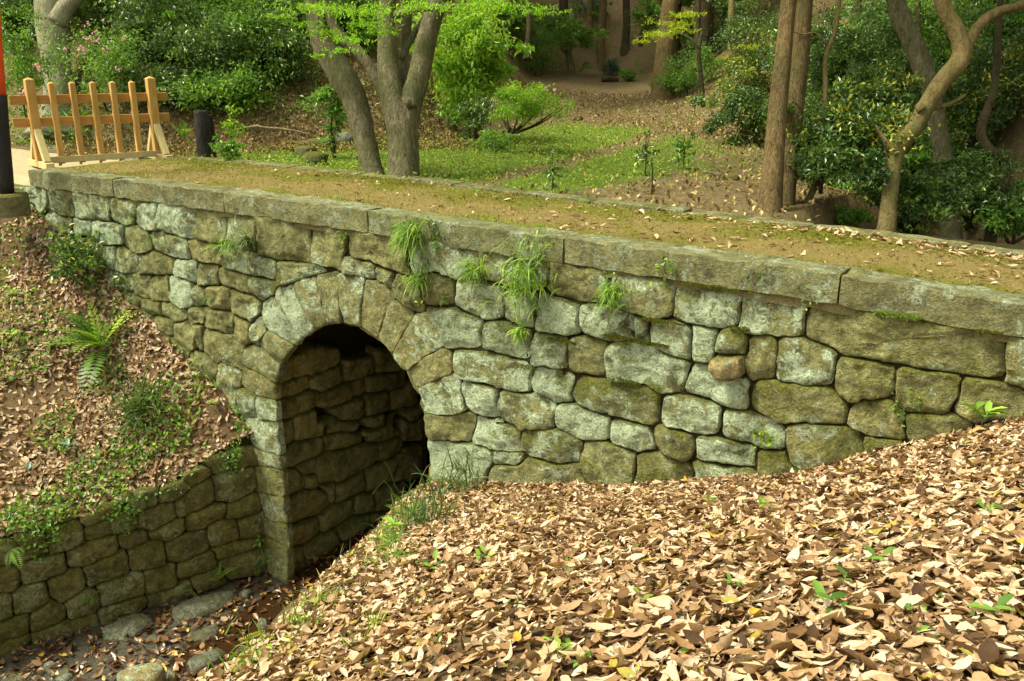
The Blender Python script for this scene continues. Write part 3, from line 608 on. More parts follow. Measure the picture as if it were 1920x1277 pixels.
# far kerb: lower, worn stones
KP = [at_z(x, y, -.03) for x, y in [(345, 300), (500, 314), (640, 329), (780, 345), (880, 357), (990, 371), (1130, 385), (1300, 398), (1430, 410), (1560, 422), (1700, 440), (1810, 452), (1920, 466)]]
KP = [(p[0], .5*p[1]+.5*np.interp(p[0], [-13, -.5], [2.52, 1.95])) for p in KP]+[(1.5, 1.9), (5.4, 1.9)]
kx = [p[0] for p in KP]; ky = [p[1] for p in KP]
def kerb_y(x): return np.interp(x, kx, ky)
x = kx[0]
while x < 5.2:
    L_ = random.uniform(.9, 1.5)
    xs = np.linspace(x+.01, min(x+L_, 5.4)-.01, 6); sink = random.uniform(-.012, .012) - (.02 if x < -8 else 0)
    rough_bar('kerb_stone', [(q, float(kerb_y(q))+.10+random.uniform(-.012, .012), float(np.interp(q, CZX, CZ))-.012+sink) for q in xs], .12, M['coping'], bridge, 0, .28, rough=.014, moss=-.3, lichen=.2)
    x += L_
# mossy earth path over the bridge
def deck_h(X, Y): return np.interp(X, CZX, CZ)-.055+.02*np.sin((np.asarray(Y)-.3)*1.4)
dk = grid_mesh('path', np.arange(-13.2, 5.4, .1), np.arange(.22, 2.62, .08), deck_h, M['deck'], .014, 2.6, lambda x, y: y < kerb_y(x)+.06)
tag(dk, kind='structure')

# ------------------------------------------------------------------ retaining wall along the stream
rwall = empty('retaining_wall', (RW0[0], RW0[1], BED))
tag(rwall, 'dark mossy dry-stone retaining wall beside the stream, left of the arch', 'wall')
RW3 = np.array([RW0[0], RW0[1], 0]); RN3 = np.array([RWN[0], RWN[1], 0]); RD3 = np.array([RWD[0], RWD[1], 0])
def rw_map(u, v, d): q = RW3+RD3*u+RN3*d; return (q[0], q[1], v)
def rw_uv(x, y): q = at_plane(x, y, RW3, RN3); return (float((q-RW3) @ RD3), float(q[2]))
RWS = pp('''0,650 95,650 110,730 80,775 -30,790; 105,620 360,560 370,680 240,720 130,740; 270,470 455,420 470,490 370,545 275,565; 470,430 690,330 765,360 760,420 650,450 520,490 475,480; 480,400 690,300 700,325 500,420; 720,270 870,230 880,285 760,335 720,330; 775,345 980,280 990,350 870,430 785,435;
890,240 1055,180 1060,220 960,275 890,280; 990,290 1060,210 1190,140 1210,260 1100,330 1000,350; 1200,130 1400,85 1410,190 1280,270 1215,270; 1060,150 1180,90 1190,120 1080,190; 1180,60 1280,30 1290,90 1190,120; 1295,20 1430,0 1425,50 1370,90 1300,85; 380,560 640,460 655,560 470,640 390,640; 670,470 810,440 820,500 690,530;
830,460 880,430 1030,370 1030,420 950,490 870,490; 1040,400 1050,350 1260,285 1270,350 1090,440; 1290,300 1430,260 1445,340 1330,365 1275,360; 1340,380 1470,350 1470,460 1350,500; 1170,440 1180,400 1320,370 1335,480 1190,520; 730,560 780,510 920,500 925,635 750,655; 940,510 1150,435 1165,530 960,615 940,600; 470,650 690,545 715,600 710,690 490,750;
270,710 460,650 480,750 330,840 290,800; 80,780 240,720 270,790 260,850 90,915 70,870; -60,800 65,785 70,930 -60,960; 560,740 790,670 805,760 790,800 570,870; 810,660 975,630 990,740 930,780 830,790; 1000,690 1020,640 1180,560 1260,540 1180,640 1010,700; 1190,540 1330,500 1470,480 1400,540 1300,590 1200,600; 380,840 500,770 560,800 560,880 400,930; 170,920 290,830 370,880 350,930 180,1010;
-60,970 155,910 160,1010 -60,1070; -60,1080 170,1030 170,1110 -60,1160; 180,1020 280,990 540,910 550,960 180,1090; 560,890 800,810 830,840 580,950; 1080,720 1250,660 1250,720 1090,760; 1250,600 1400,560 1490,590 1500,640 1260,690; -60,550 100,520 100,610 -60,650; 110,500 255,480 270,560 120,610; 840,800 1060,730 1080,770 850,850''')
for uv in grow([[rw_uv(*p) for p in tr(ZF[0], ZF[1], P)] for P in RWS], .09):
    stone('stone', uv, rw_map, M['bank_stone'], rwall, .05, .22, gap=.005, rnd=.03, moss=.15+random.uniform(-.25, .2), lichen=.3+random.uniform(-.2, .2))
for r_ in range(5):
    u = 3.0+random.uniform(0, .3)
    while u < 7.5:
        wd = random.uniform(.35, .7); z0 = BED+.36*r_
        stone('stone', [(u, z0), (u+wd, z0), (u+wd, z0+.34), (u, z0+.34)], rw_map, M['bank_stone'], rwall, moss=.5, lichen=.1, step=.09); u += wd+.01
V = [];
for s_ in np.linspace(-.3, 8, 30):
    for nd_, zz in ((-.085, BED-.3), (-.085, float(rw_top(s_))-.02), (-.45, float(rw_top(s_))-.02)): V.append(rw_map(s_, zz, nd_))
mesh('core', V, [(i*3+k, i*3+3+k, i*3+4+k, i*3+1+k) for i in range(29) for k in (0, 1)], M['core'], rwall, False)

# ------------------------------------------------------------------ plant and wood builders
def unit(a): return a/np.maximum(np.linalg.norm(a, axis=-1, keepdims=True), 1e-9)
def leaf_arrays(pos, L, width=.42, up=.6, out=None, outk=.8, fold=.12, droop=0.0, rng=RNG, tint=None):
    n = len(pos); L = np.broadcast_to(np.asarray(L, float), (n,))*rng.uniform(.7, 1.25, n)
    d = unit(rng.normal(size=(n, 3)))
    if out is not None: d = d+out*outk
    d[:, 2] -= droop; d = unit(d)
    nm = unit(rng.normal(size=(n, 3))*(1-up)+np.array([0, 0, 1.0])*up)
    s = unit(np.cross(d, nm)); nn = np.cross(s, d)
    w_ = (L*width*.5)[:, None]; L = L[:, None]
    b0 = pos-d*L*.5; tip = pos+d*L*.5-nn*L*.06; m1 = pos-d*L*.06+s*w_+nn*w_*fold*3; m2 = pos-d*L*.06-s*w_+nn*w_*fold*3
    V = np.stack([b0, m1, tip, m2], 1).reshape(-1, 3); i = np.arange(n)[:, None]*4
    F = np.concatenate([np.stack([i+0, i+1, i+2], 2), np.stack([i+0, i+2, i+3], 2)], 1).reshape(-1, 3)
    t = rng.random(n) if tint is None else tint
    return V, F, np.repeat(np.clip(t, 0, 1), 4)
def join(parts):
    Vs, Fs, Ts, o = [], [], [], 0
    for V, F, T in parts: Vs.append(V); Fs.append(F+o); Ts.append(T); o += len(V)
    return np.vstack(Vs), np.vstack(Fs), np.concatenate(Ts)
TINT = [None]
def clump_points(c, rad, nclump, per, cr, shell=.55, rng=RNG, flat=1.0):
    """clumps of leaves spread unevenly through an ellipsoid"""
    q = unit(rng.normal(size=(nclump, 3)))*(shell+(1-shell)*rng.random((nclump, 1)))**.7
    q = q*(1+.36*rng.normal(size=(nclump, 1)))
    cc = np.asarray(c)+q*np.asarray(rad)
    k = np.repeat(np.arange(nclump), per); sz = cr*rng.uniform(.55, 1.35, nclump)
    g = rng.normal(size=(len(k), 3))*.55; g[:, 2] *= .7*flat
    TINT[0] = np.clip(.62*rng.random(len(k))+.38*rng.random(nclump)[k], 0, 1)
    return cc[k]+g*sz[k, None], unit(g+.5*q[k]), cc
def tube(name, pts, rad, mat, parent=None, seg=10, rough=.08, sub=5, cap=True):
    P = np.array(pts, float); R = np.array(rad, float); n = len(P)
    t = np.linspace(0, n-1, (n-1)*sub+1); Q = np.zeros((len(t), 3)); r = np.interp(t, np.arange(n), R)
    Pe = np.vstack([2*P[0]-P[1], P, 2*P[-1]-P[-2]])
    for j, u in enumerate(t):
        i = min(int(u), n-2); f = u-i; p0, p1, p2, p3 = Pe[i:i+4]
        Q[j] = .5*((2*p1)+(-p0+p2)*f+(2*p0-5*p1+4*p2-p3)*f*f+(-p0+3*p1-3*p2+p3)*f**3)
    T = unit(np.gradient(Q, axis=0)); a = np.array([1.0, 0.2, 0]); N = unit(np.cross(T[0], a)); V = []
    sd_ = random.random()*50
    for j in range(len(Q)):
        N = unit(N-T[j]*(N @ T[j])); B = np.cross(T[j], N)
        for k in range(seg):
            th = 2*PI*k/seg; dv = N*math.cos(th)+B*math.sin(th); p = Q[j]+dv*r[j]
            w1 = 1+rough*(vn(p[0]*3/max(r[0], .05)*.12, p[1]*3/max(r[0], .05)*.12, p[2]*1.6+sd_)+.5*vn(p[0]*9, p[1]*9, p[2]*5+sd_))
            V.append(Q[j]+dv*r[j]*w1)
    F = [(j*seg+k, j*seg+(k+1) % seg, (j+1)*seg+(k+1) % seg, (j+1)*seg+k) for j in range(len(Q)-1) for k in range(seg)]
    if cap: F += [tuple(range(seg))[::-1], tuple((len(Q)-1)*seg+k for k in range(seg))]
    return mesh(name, V, F, mat, parent)
def limb(name, path, t, mat, parent, seg=12, rough=.08, scale=1.0, dt=None):
    """path: (x, y, half width) bearings at depth t"""
    pts = [at_t(x, y, t+(dt[i] if dt else 0)) for i, (x, y, h) in enumerate(path)]
    return tube(name, pts, [h*scale/FPX*t for _, _, h in path], mat, parent, seg, rough)
def hit(x, y, t0=9.0, t1=90.0):
    ts = np.arange(t0, t1, .06); d = ray(x, y); P = CAM+d*ts[:, None]
    h = np.where(P[:, 1] > 2.5, far_grass_h(P[:, 0], P[:, 1]), -.12); k = np.argmax(P[:, 2] < h)
    return float(ts[k]) if P[k, 2] < h[k] else None
def bush(name, label, px, py, hw, hh, mat, cat='shrub', n=1800, leaf=.085, t=None, clumps=26, cr=None, group=None, shell=.5, width=.42, up=.55, droop=.1, stems=3, deep=1.0, bark='bark_dark', base=None, stem_r=.022):
    if t is None: t = hit(px, py+hh*.9) or 30.0
    c = at_t(px, py, t); rx, rz = hw/FPX*t, hh/FPX*t
    root = empty(name, c-np.array([0, 0, rz])); tag(root, label, cat, group)
    cr = cr or .34*min(rx, rz)
    pos, out, cc = clump_points(c, (rx*.85, rx*.85*deep, rz*.85), clumps, max(n//clumps, 8), cr, shell)
    V, F, T = leaf_arrays(pos, leaf, width, up, out, .8, droop=droop, tint=TINT[0])
    npmesh('foliage', V, F, M[mat], root, False, T)
    gz = base if base is not None else c[2]-rz*1.05
    b0 = np.array([c[0], c[1], gz])
    for k in range(stems):
        e = cc[RNG.integers(len(cc))]; m_ = (b0+e)/2+RNG.normal(size=3)*.08*rx
        tube('stem', [b0+RNG.normal(size=3)*[.04, .04, 0]-np.array([0, 0, .1]), m_, e], [stem_r, stem_r*.8, stem_r*.4], M[bark], root, 6, .1, 3)
    return root
def blades(P, out, n, L, rng=RNG, width=.010, spread=.6, grav=1.0, seg=5, base_r=.03):
    """arching grass blades from P; returns arrays of quads as triangles"""
    parts = []; P = np.asarray(P, float); out = np.asarray(out, float)
    o = P+rng.normal(size=(n, 3))*base_r
    d = unit(out+rng.normal(size=(n, 3))*spread); l = L*rng.uniform(.5, 1.15, n)
    s = unit(np.cross(d, np.array([.1, .2, 1.0]))+rng.normal(size=(n, 3))*.3)
    C_ = []; q = o.copy(); v = d.copy()
    for k in range(seg+1):
        C_.append(q.copy()); q = q+v*(l/seg)[:, None]; v = v+np.array([0, 0, -1.0])*grav*(.75/seg)*(1+k*.45); v = unit(v)
    V = []
    for k in range(seg+1):
        wk = width*(1-(k/seg)**2*.95)*.5
        V += [C_[k]+s*wk, C_[k]-s*wk]
    V = np.stack(V, 1); m_ = 2*(seg+1); i = np.arange(n)[:, None]*m_
    F = np.concatenate([np.concatenate([np.stack([i+2*k, i+2*k+1, i+2*k+3], 2), np.stack([i+2*k, i+2*k+3, i+2*k+2], 2)], 1) for k in range(seg)], 1).reshape(-1, 3)
    return V.reshape(-1, 3), F, np.repeat(rng.random(n), m_)
def frond(P, d, L, rng=RNG, pairs=14, pin=.22, grav=.8, tint=None):
    """one fern frond: tapering pairs of leaflets along an arched rib"""
    q = np.asarray(P, float).copy(); v = unit(np.asarray(d, float)); pos, dr, ls = [], [], []
    for k in range(pairs):
        v = unit(v+np.array([0, 0, -1.0])*grav*.10); q = q+v*L/pairs
        s = unit(np.cross(v, [0, 0, 1.0])+1e-6); f = math.sin(min(1, (k+1.5)/pairs*1.02)*PI)**.7*(1-.35*k/pairs)
        for sg in (-1, 1):
            dd = unit(s*sg+v*.45); ll = L*pin*max(f, .12); pos.append(q+dd*ll*.5); dr.append((dd, v)); ls.append(ll)
    pos = np.array(pos); D = np.array([a for a, _ in dr]); Vv = np.array([b_ for _, b_ in dr]); ls = np.array(ls)[:, None]
    w_ = np.minimum(ls*.16, L/pairs*.45)
    V = np.stack([pos-D*ls*.5, pos+Vv*w_-D*ls*.1, pos+D*ls*.5, pos-Vv*w_-D*ls*.1], 1).reshape(-1, 3); i = np.arange(len(pos))[:, None]*4
    F = np.concatenate([np.stack([i, i+1, i+2], 2), np.stack([i, i+2, i+3], 2)], 1).reshape(-1, 3)
    t = np.full(len(pos), rng.random() if tint is None else tint); return V, F, np.repeat(t, 4)

# ------------------------------------------------------------------ wooden barrier
fa, fb = at_z(78, 313, -.09), at_z(298, 298, -.09)
fdir = unit(fb-fa); fnr = np.array([fdir[1], -fdir[0], 0]); flen = float(np.linalg.norm(fb-fa))
ppm = FPX/depth(fa); H = 154/ppm*1.045
fence = empty('wooden_barrier', (fa+fb)/2); tag(fence, 'new orange-brown timber barrier with five pickets standing across the path', 'barrier')
def bar(name, p, ax, half, mat, parent, point=0.0):
    """box from p along ax (vector), half sizes across (two vectors); optional pyramid top"""
    p = np.asarray(p, float); ax = np.asarray(ax, float); a, c = half; V = []; e = .006
    for f in (0, 1):
        for sx, sy in ((-1, -1), (1, -1), (1, 1), (-1, 1)): V.append(p+ax*f+a*sx+c*sy)
    F = [(0, 3, 2, 1), (0, 1, 5, 4), (1, 2, 6, 5), (2, 3, 7, 6), (3, 0, 4, 7)]
    if point:
        V.append(p+ax+unit(ax)*point); F += [(4, 5, 8), (5, 6, 8), (6, 7, 8), (7, 4, 8)]
    else: F.append((4, 5, 6, 7))
    o = mesh(name, V, F, mat, parent, False)
    bv = o.modifiers.new('edge', 'BEVEL'); bv.width = e; bv.segments = 1
    return o
Z3 = np.array([0, 0, 1.0])
for f, nm in ((0, 'post'), (1, 'post')):
    q = fa+fdir*flen*f
    bar(nm, q, Z3*(H-.03), (fdir*.066, fnr*.066), M['wood'], fence, .035)
    for sg in (-1, 1):        # raking braces and the foot they stand on
        b0 = q+fnr*sg*.36+Z3*.09; b1 = q+fnr*sg*.06+Z3*H*.42; ax = b1-b0
        nx = unit(np.cross(fdir, ax)); bar('brace', b0, ax, (fdir*.05, nx*.045), M['wood_pale'], fence)
    bar('foot', q-fnr*.50+Z3*.045, fnr*1.0, (fdir*.06, Z3*.05), M['wood_pale'], fence)
for k in range(1, 6):
    q = fa+fdir*flen*(k/6)
    bar('picket', q+Z3*.03, Z3*(H*.91), (fdir*.043, fnr*.043), M['wood'], fence, .028)
    bar('peg', q-fdir*.03+Z3*.0, Z3*.06, (fdir*.02, fnr*.03), M['wood'], fence)
for z in (.755, .505):
    bar('rail', fa-fdir*.30+Z3*H*z-fnr*.059, fdir*(flen+.58), (fnr*.014, Z3*.070), M['wood_rail'], fence)
bar('sill', fa+fdir*.02+Z3*.10+fnr*.052, fdir*(flen-.04), (fnr*.02, Z3*.05), M['wood_pale'], fence)

# ------------------------------------------------------------------ vermilion and black post on its plinth
pb = at_z(14, 362, -.22)
post = empty('vermilion_post', pb); tag(post, 'vermilion pillar with tall black base on a grey stone plinth at the far left', 'pillar')
pr_ = 15.5/FPX*depth(pb); zr = 1.30
lean = RGT*.085; pc = pb-RGT*.03
tube('black_sleeve', [pc+Z3*.0, pc+Z3*.7+lean*.7, pc+Z3*zr+lean*1.3], [pr_, pr_, pr_*.99], M['black'], post, 20, .03)
tube('red_shaft', [pc+Z3*zr+lean*1.3, pc+Z3*2.6+lean*2.6, pc+Z3*4.2+lean*4.2], [pr_*.93, pr_*.92, pr_*.9], M['red'], post, 24, .01)
V = []
pc2 = pc-RGT*.02
for z, r_ in ((-.30, .30), (-.03, .30), (.0, .27)):
    for k in range(20): V.append(pc2+np.array([math.cos(k*PI/10)*r_, math.sin(k*PI/10)*r_, z]))
F = [(j*20+k, j*20+(k+1) % 20, (j+1)*20+(k+1) % 20, (j+1)*20+k) for j in range(2) for k in range(20)]+[tuple(40+k for k in range(20))]
o = mesh('plinth', V, F, M['coping'], post, False); o['moss'] = .0; o['lichen'] = .3

# ------------------------------------------------------------------ bark posts beside the path
for (x0, ytop, ybot, hw, lab) in ((386, 205, 302, 13.5, 'dark bark-covered post standing alone right of the timber barrier'), (398, 212, 299, 9, 'thinner dark post half hidden behind the bark-covered post')):
    q = at_z(x0, ybot, -.12); t = depth(q); hgt = (ybot-ytop)/FPX*t*1.06
    p_ = tube('bark_post' if hw > 10 else 'thin_post', [q-Z3*.1+Z3*hgt*k/5 for k in range(6)], [hw/FPX*t*1.03]*5+[hw/FPX*t*.97], M['bark_stump'], None, 18, .10)
    tag(p_, lab, 'post')

# ------------------------------------------------------------------ trees that frame the view
def tree(name, label, base, mats, limbs, cat='tree', group=None):
    root = empty(name, base); tag(root, label, cat, group); return root
q1 = at_z(700, 336, -.14); tm1 = depth(q1)
m1 = tree('maple_tree', 'leaning maple trunk, left one of the pair at the far kerb', q1, None, None)
trunk_ = limb('trunk', [(706, 372, 30), (702, 340, 24), (698, 318, 20), (683, 260, 21.5), (667, 192, 24), (648, 153, 25), (626, 115, 24), (606, 84, 20), (594, 41, 17), (586, 0, 16), (572, -60, 14), (560, -130, 11)], tm1, M['bark_maple'], m1, 18, .12)
limb('stub', [(598, 88, 7), (586, 82, 5), (582, 80, 2)], tm1-.05, M['bark_maple'], trunk_, 8)
limb('branch', [(574, -50, 8), (540, -80, 6), (500, -90, 4), (470, -70, 2)], tm1-.3, M['bark_maple'], m1, 8)
q2 = at_z(757, 340, -.14); tm2 = depth(q2)
m2 = tree('maple_tree', 'stout forked maple with several limbs, right one of the pair at the far kerb', q2, None, None)
trunk_ = limb('trunk', [(757, 375, 44), (757, 344, 35), (757, 322, 30), (756, 274, 28.5), (752, 233, 29), (739, 190, 25), (729, 137, 22.5), (727, 82, 20), (724, 41, 18), (728, 0, 16), (738, -80, 12)], tm2, M['bark_maple'], m2, 20, .12)
limb('limb', [(762, 262, 18), (768, 208, 21), (782, 153, 20), (796, 90, 20), (809, 41, 19), (822, 0, 16), (840, -70, 13)], tm2-.02, M['bark_maple'], m2, 16, .12)
limb('limb', [(735, 205, 12), (713, 164, 10.5), (691, 123, 11), (664, 90, 12), (640, 74, 11), (624, 47, 9), (614, 14, 8), (600, -40, 6)], tm2+.18, M['bark_maple'], m2, 12)
limb('limb', [(760, 170, 9), (757, 123, 9), (761, 68, 9), (763, 27, 9), (750, -30, 8)], tm2+.25, M['bark_maple'], m2, 10)
limb('limb', [(753, 112, 6), (776, 63, 6), (793, 38, 5), (812, -10, 4)], tm2+.2, M['bark_maple'], m2, 8)
limb('branch', [(740, 30, 7), (780, 17, 6), (850, 13, 6), (900, 11, 5), (960, 0, 4), (1020, -14, 3)], tm2-.35, M['bark_maple'], m2, 8)
limb('stub', [(760, 196, 10), (770, 190, 9), (777, 196, 7), (778, 200, 4)], tm2-.24, M['bark_maple'], trunk_, 10)
# maple sprays hanging into the top of the frame: flat layers of fine leaves
def sprays(root, spots, mat, t, leaf=.055, per=260, name='spray'):
    parts = []
    for (x, y, hw, hh) in spots:
        c = at_t(x, y, t+RNG.normal()*.5); rx = hw/FPX*t
        n = int(per*max(.3, hw/60)); u = RNG.normal(size=(n, 3))*[.42, .42, .05]; u[:, 2] -= .30*(u[:, 0]**2+u[:, 1]**2)
        # break the spray into little fans along twigs
        fan = unit(RNG.normal(size=(max(n//9, 1), 3))*[1, 1, .15]); ctr = RNG.normal(size=(len(fan), 3))*[.45, .45, .07]; k = RNG.integers(len(fan), size=n)
        u = ctr[k]+fan[k]*RNG.uniform(-.25, .3, (n, 1))+RNG.normal(size=(n, 3))*.05
        pos = c+u*[rx, rx, rx]+np.array([0, 0, 0])
        parts.append(leaf_arrays(pos, leaf, .34, .82, fan[k], .6, .05))
    return npmesh_join(name, parts, mat, root)
def npmesh_join(name, parts, mat, root):
    V, F, T = join(parts); return npmesh(name, V, F, M[mat], root, False, T)
sprays(m2, [(690, 45, 60, 20), (740, 25, 60, 20), (655, 75, 45, 20), (640, 95, 30, 18), (700, 20, 70, 20), (790, 12, 60, 20), (860, 18, 45, 20), (640, 20, 70, 30), (610, 60, 40, 25), (950, 12, 60, 20), (720, 62, 30, 14), (1010, 22, 40, 12), (900, 5, 60, 10), (600, 105, 22, 10)], 'leaf_maple', tm2-.9, .06, 330, 'foliage')
sprays(m1, [(560, 12, 50, 20), (530, 30, 30, 15), (600, 20, 50, 15), (575, 45, 30, 15), (545, -10, 60, 20)], 'leaf_maple', tm1-.7, .06, 300, 'foliage')
def crown_mesh(n, rx, rz, leaf, clumps, width=.42):
    pos, out, cc = clump_points((0, 0, 0), (rx, rx, rz), clumps, n//clumps, .34*rx, .35)
    return leaf_arrays(pos, leaf, width, .6, out, .7, tint=TINT[0])
CROWN = {}
def crown(root, kind, mat, loc, rot=0.0, sc=1.0):
    key = (kind, mat)
    if key not in CROWN:
        a = dict(broad=(5200, 2.6, 1.5, .17, 60), maple=(5200, 2.7, .9, .11, 70), cedar=(4200, 1.7, 2.4, .16, 50))[kind]
        V, F, T = crown_mesh(*a); o = npmesh('crown', V, F, M[mat], root, False, T); CROWN[key] = o.data
    else: o = link('crown', CROWN[key], None, root)
    o.parent = None; o.matrix_parent_inverse = Matrix.Identity(4)
    o.parent = root; o.location = Vector([float(v) for v in loc])-root.location; o.rotation_euler = (0, 0, rot); o.scale = (sc, sc, sc)
    return o
crown(m1, 'maple', 'leaf_maple', at_t(420, -520, tm1+.2), .4, .8)
crown(m2, 'maple', 'leaf_maple', at_t(760, -560, tm2-.2), 2.0, .8)

# forked tan tree, cedars and thin trees on the right
q = at_z(1662, 436, -.35); tt = depth(q)
t1 = tree('forked_tree', 'smooth tan tree bending right and forking, close behind the far kerb', q, None, None)
trunk_ = limb('trunk', [(1655, 470, 22), (1662, 430, 19), (1667, 380, 16.5), (1672, 330, 18), (1682, 280, 19), (1715, 240, 18), (1737, 198, 18), (1768, 150, 18), (1797, 118, 20), (1803, 92, 19), (1792, 55, 17), (1772, 20, 17), (1762, -20, 16), (1750, -110, 13)], tt, M['bark_tan'], t1, 16, .08, .88)
limb('limb', [(1797, 118, 15), (1815, 82, 11), (1838, 45, 10), (1872, 22, 9), (1925, 5, 8), (1980, -40, 6)], tt+.05, M['bark_tan'], t1, 12)
limb('limb', [(1680, 292, 9), (1667, 275, 7), (1655, 258, 5), (1640, 235, 3)], tt-.05, M['bark_tan'], t1, 10)
limb('stub', [(1700, 258, 11), (1690, 250, 9), (1684, 244, 5)], tt+.12, M['bark_tan'], trunk_, 8)
limb('stub', [(1728, 206, 9), (1722, 198, 7), (1719, 195, 4)], tt-.08, M['bark_tan'], trunk_, 8)
limb('branch', [(1742, 205, 6), (1780, 195, 4), (1810, 178, 3)], tt+.1, M['bark_tan'], t1, 8)
crown(t1, 'broad', 'leaf_dark', at_t(1760, -330, tt+.5), 1.0, .8)
q = at_z(1443, 401, -.14); tc = depth(q)
c1 = tree('cedar_tree', 'tall straight cedar with ridged brown bark, front one of two on the right', q, None, None)
trunk_ = limb('trunk', [(1434, 470, 30), (1439, 412, 28), (1443, 385, 22.5), (1449, 320, 19), (1457, 220, 16.5), (1467, 120, 15), (1478, 10, 14), (1500, -200, 13), (1520, -420, 10)], tc, M['bark_cedar'], c1, 18, .05, 1.06)
crown(c1, 'cedar', 'leaf_dark', at_t(1520, -620, tc), .2)
c2 = tree('cedar_tree', 'shaded cedar trunk close behind the front cedar on the right', at_t(1472, 400, tc+.5), None, None)
trunk_ = limb('trunk', [(1464, 480, 20), (1470, 425, 18), (1473, 395, 16), (1481, 300, 16), (1491, 200, 16.5), (1501, 100, 16.5), (1508, 0, 16), (1530, -200, 14), (1550, -420, 11)], tc+.5, M['bark_cedar'], c2, 16, .05)
crown(c2, 'cedar', 'leaf_dark', at_t(1560, -600, tc+1.5), 1.2)
q = at_z(1497, 412, -.3); ts_ = depth(q)
s1 = tree('slender_tree', 'slender crooked pale sapling trunk leaning between the cedars and the forked tree', q, None, None)
trunk_ = limb('trunk', [(1490, 430, 8), (1503, 395, 7), (1528, 345, 6.5), (1537, 250, 5.5), (1547, 190, 5), (1548, 110, 4.5), (1562, 70, 4.5), (1570, 30, 4), (1578, -30, 4)], ts_, M['bark_tan'], s1, 10, .15)
limb('branch', [(1552, 85, 2.5), (1530, 62, 1.5), (1505, 64, 1.2), (1475, 55, 1)], ts_-.2, M['bark_tan'], s1, 6)
tb = ts_+2.2
s2 = tree('mossy_tree', 'thick pale mossy trunk behind the forked tree, leaning left', at_t(1783, 450, tb), None, None)
trunk_ = limb('trunk', [(1785, 500, 24), (1783, 440, 19), (1778, 370, 18), (1768, 290, 16), (1755, 220, 16), (1738, 150, 17), (1712, 80, 18), (1685, 20, 17), (1660, -60, 15)], tb, M['bark_maple'], s2, 14, .12)
tw = ts_+.6
s3 = tree('crooked_tree', 'dark crooked trunk with a sharp kink near the right edge', at_t(1855, 470, tw), None, None)
trunk_ = limb('trunk', [(1850, 500, 12), (1857, 445, 11), (1870, 375, 11), (1888, 318, 11), (1878, 296, 10), (1853, 280, 10), (1840, 252, 9), (1846, 219, 8), (1865, 160, 7), (1872, 60, 6), (1880, -40, 5)], tw, M['bark_dark'], s3, 12, .14)
limb('branch', [(1880, 300, 4), (1850, 292, 3), (1800, 300, 3), (1750, 308, 2), (1720, 300, 2)], tw+.2, M['bark_dark'], s3, 7)

# grey tree at the left, behind the barrier
tg = hit(112, 224) or 22; 
g1 = tree('grey_tree', 'thick pale grey tree trunk rising behind the timber barrier at the left', at_t(112, 222, tg), None, None)
trunk_ = limb('trunk', [(112, 262, 64), (112, 232, 46), (113, 212, 35), (112, 180, 28), (107, 130, 25), (101, 80, 26), (96, 40, 29), (93, 10, 27), (85, -40, 20), (70, -120, 16)], tg, M['bark_grey'], g1, 18, .10)
limb('limb', [(105, 42, 20), (122, 16, 16), (140, 0, 13), (170, -30, 10)], tg-.1, M['bark_grey'], g1, 12)
limb('root', [(95, 205, 12), (84, 220, 8), (76, 232, 4)], tg-.2, M['bark_grey'], trunk_, 8)
crown(g1, 'broad', 'leaf_mid', at_t(60, -480, tg), .4, 1.0)

# woodland trunks further back
def back_tree(x, y, hw, path, label, mat='bark_dark', ck='broad', cm='leaf_dark', t=None, name='woodland_tree', sc=1.0):
    t = t or hit(x, y) or 34.0
    r = tree(name, label, at_t(x, y, t), None, None, group='trees in the wood behind')
    limb('trunk', [(x, y+22, hw*2.0), (x, y+3, hw*1.45), (x, y-12, hw*1.1)]+[(px, py, hw*f) for px, py, f in path], t, M[mat], r, 10, .1)
    e = path[-1]; crown(r, ck, cm, at_t(e[0], e[1]-140, t)+np.array([0, 0, 1.6]), x*.01, sc*(.7 if x < 500 else .65))
    return r
back_tree(1240, 184, 19, [(1243, 140, 1), (1247, 90, .9), (1252, 40, .85), (1257, 0, .8), (1262, -120, .7)], 'far cedar with flared reddish base at the top of the leafy slope', 'bark_cedar', 'cedar', name='far_cedar')
back_tree(1071, 140, 6.5, [(1066, 100, 1), (1069, 60, 1), (1078, 20, .9), (1080, -40, .8)], 'thin pale-barked tree at the edge of the dark wood above the azalea', 'bark_maple')
back_tree(1128, 128, 8, [(1126, 80, 1), (1130, 30, .9), (1132, -60, .8)], 'brown trunk midway between the thin pale tree and the far cedar', 'bark_cedar')
back_tree(1055, 85, 9, [(1057, 40, 1), (1056, -60, .9)], 'dark trunk just behind the thin pale tree above the azalea', 'bark_dark')
back_tree(1172, 95, 7, [(1175, 40, 1), (1172, -60, .9)], 'dark upright trunk left of the far cedar, deep in the wood', 'bark_dark')
back_tree(1205, 80, 6, [(1215, 30, 1), (1228, -60, .9)], 'leaning dark trunk immediately left of the far cedar', 'bark_dark')
back_tree(1105, 60, 6, [(1107, 20, 1), (1104, -60, .9)], 'narrow trunk high in the dark gap above the leafy slope', 'bark_cedar')
back_tree(1372, 90, 6.5, [(1371, 40, 1), (1374, -60, .9)], 'pale narrow trunk above the yellow-tipped shrubs', 'bark_tan', t=26)
back_tree(1310, 110, 6, [(1307, 50, 1), (1312, -60, .9)], 'dark trunk among the bushes right of the far cedar', 'bark_dark', t=30)
back_tree(235, 42, 13, [(236, 10, 1), (238, -60, .9)], 'grey trunk high on the hillside right of the thick grey tree', 'bark_grey')
back_tree(183, 46, 10, [(182, 10, 1), (180, -60, .9)], 'dark trunk on the hillside beside the thick grey tree', 'bark_dark')
back_tree(35, 60, 9, [(36, 10, 1), (40, -60, .9)], 'dark trunk on the hillside left of the thick grey tree', 'bark_dark')
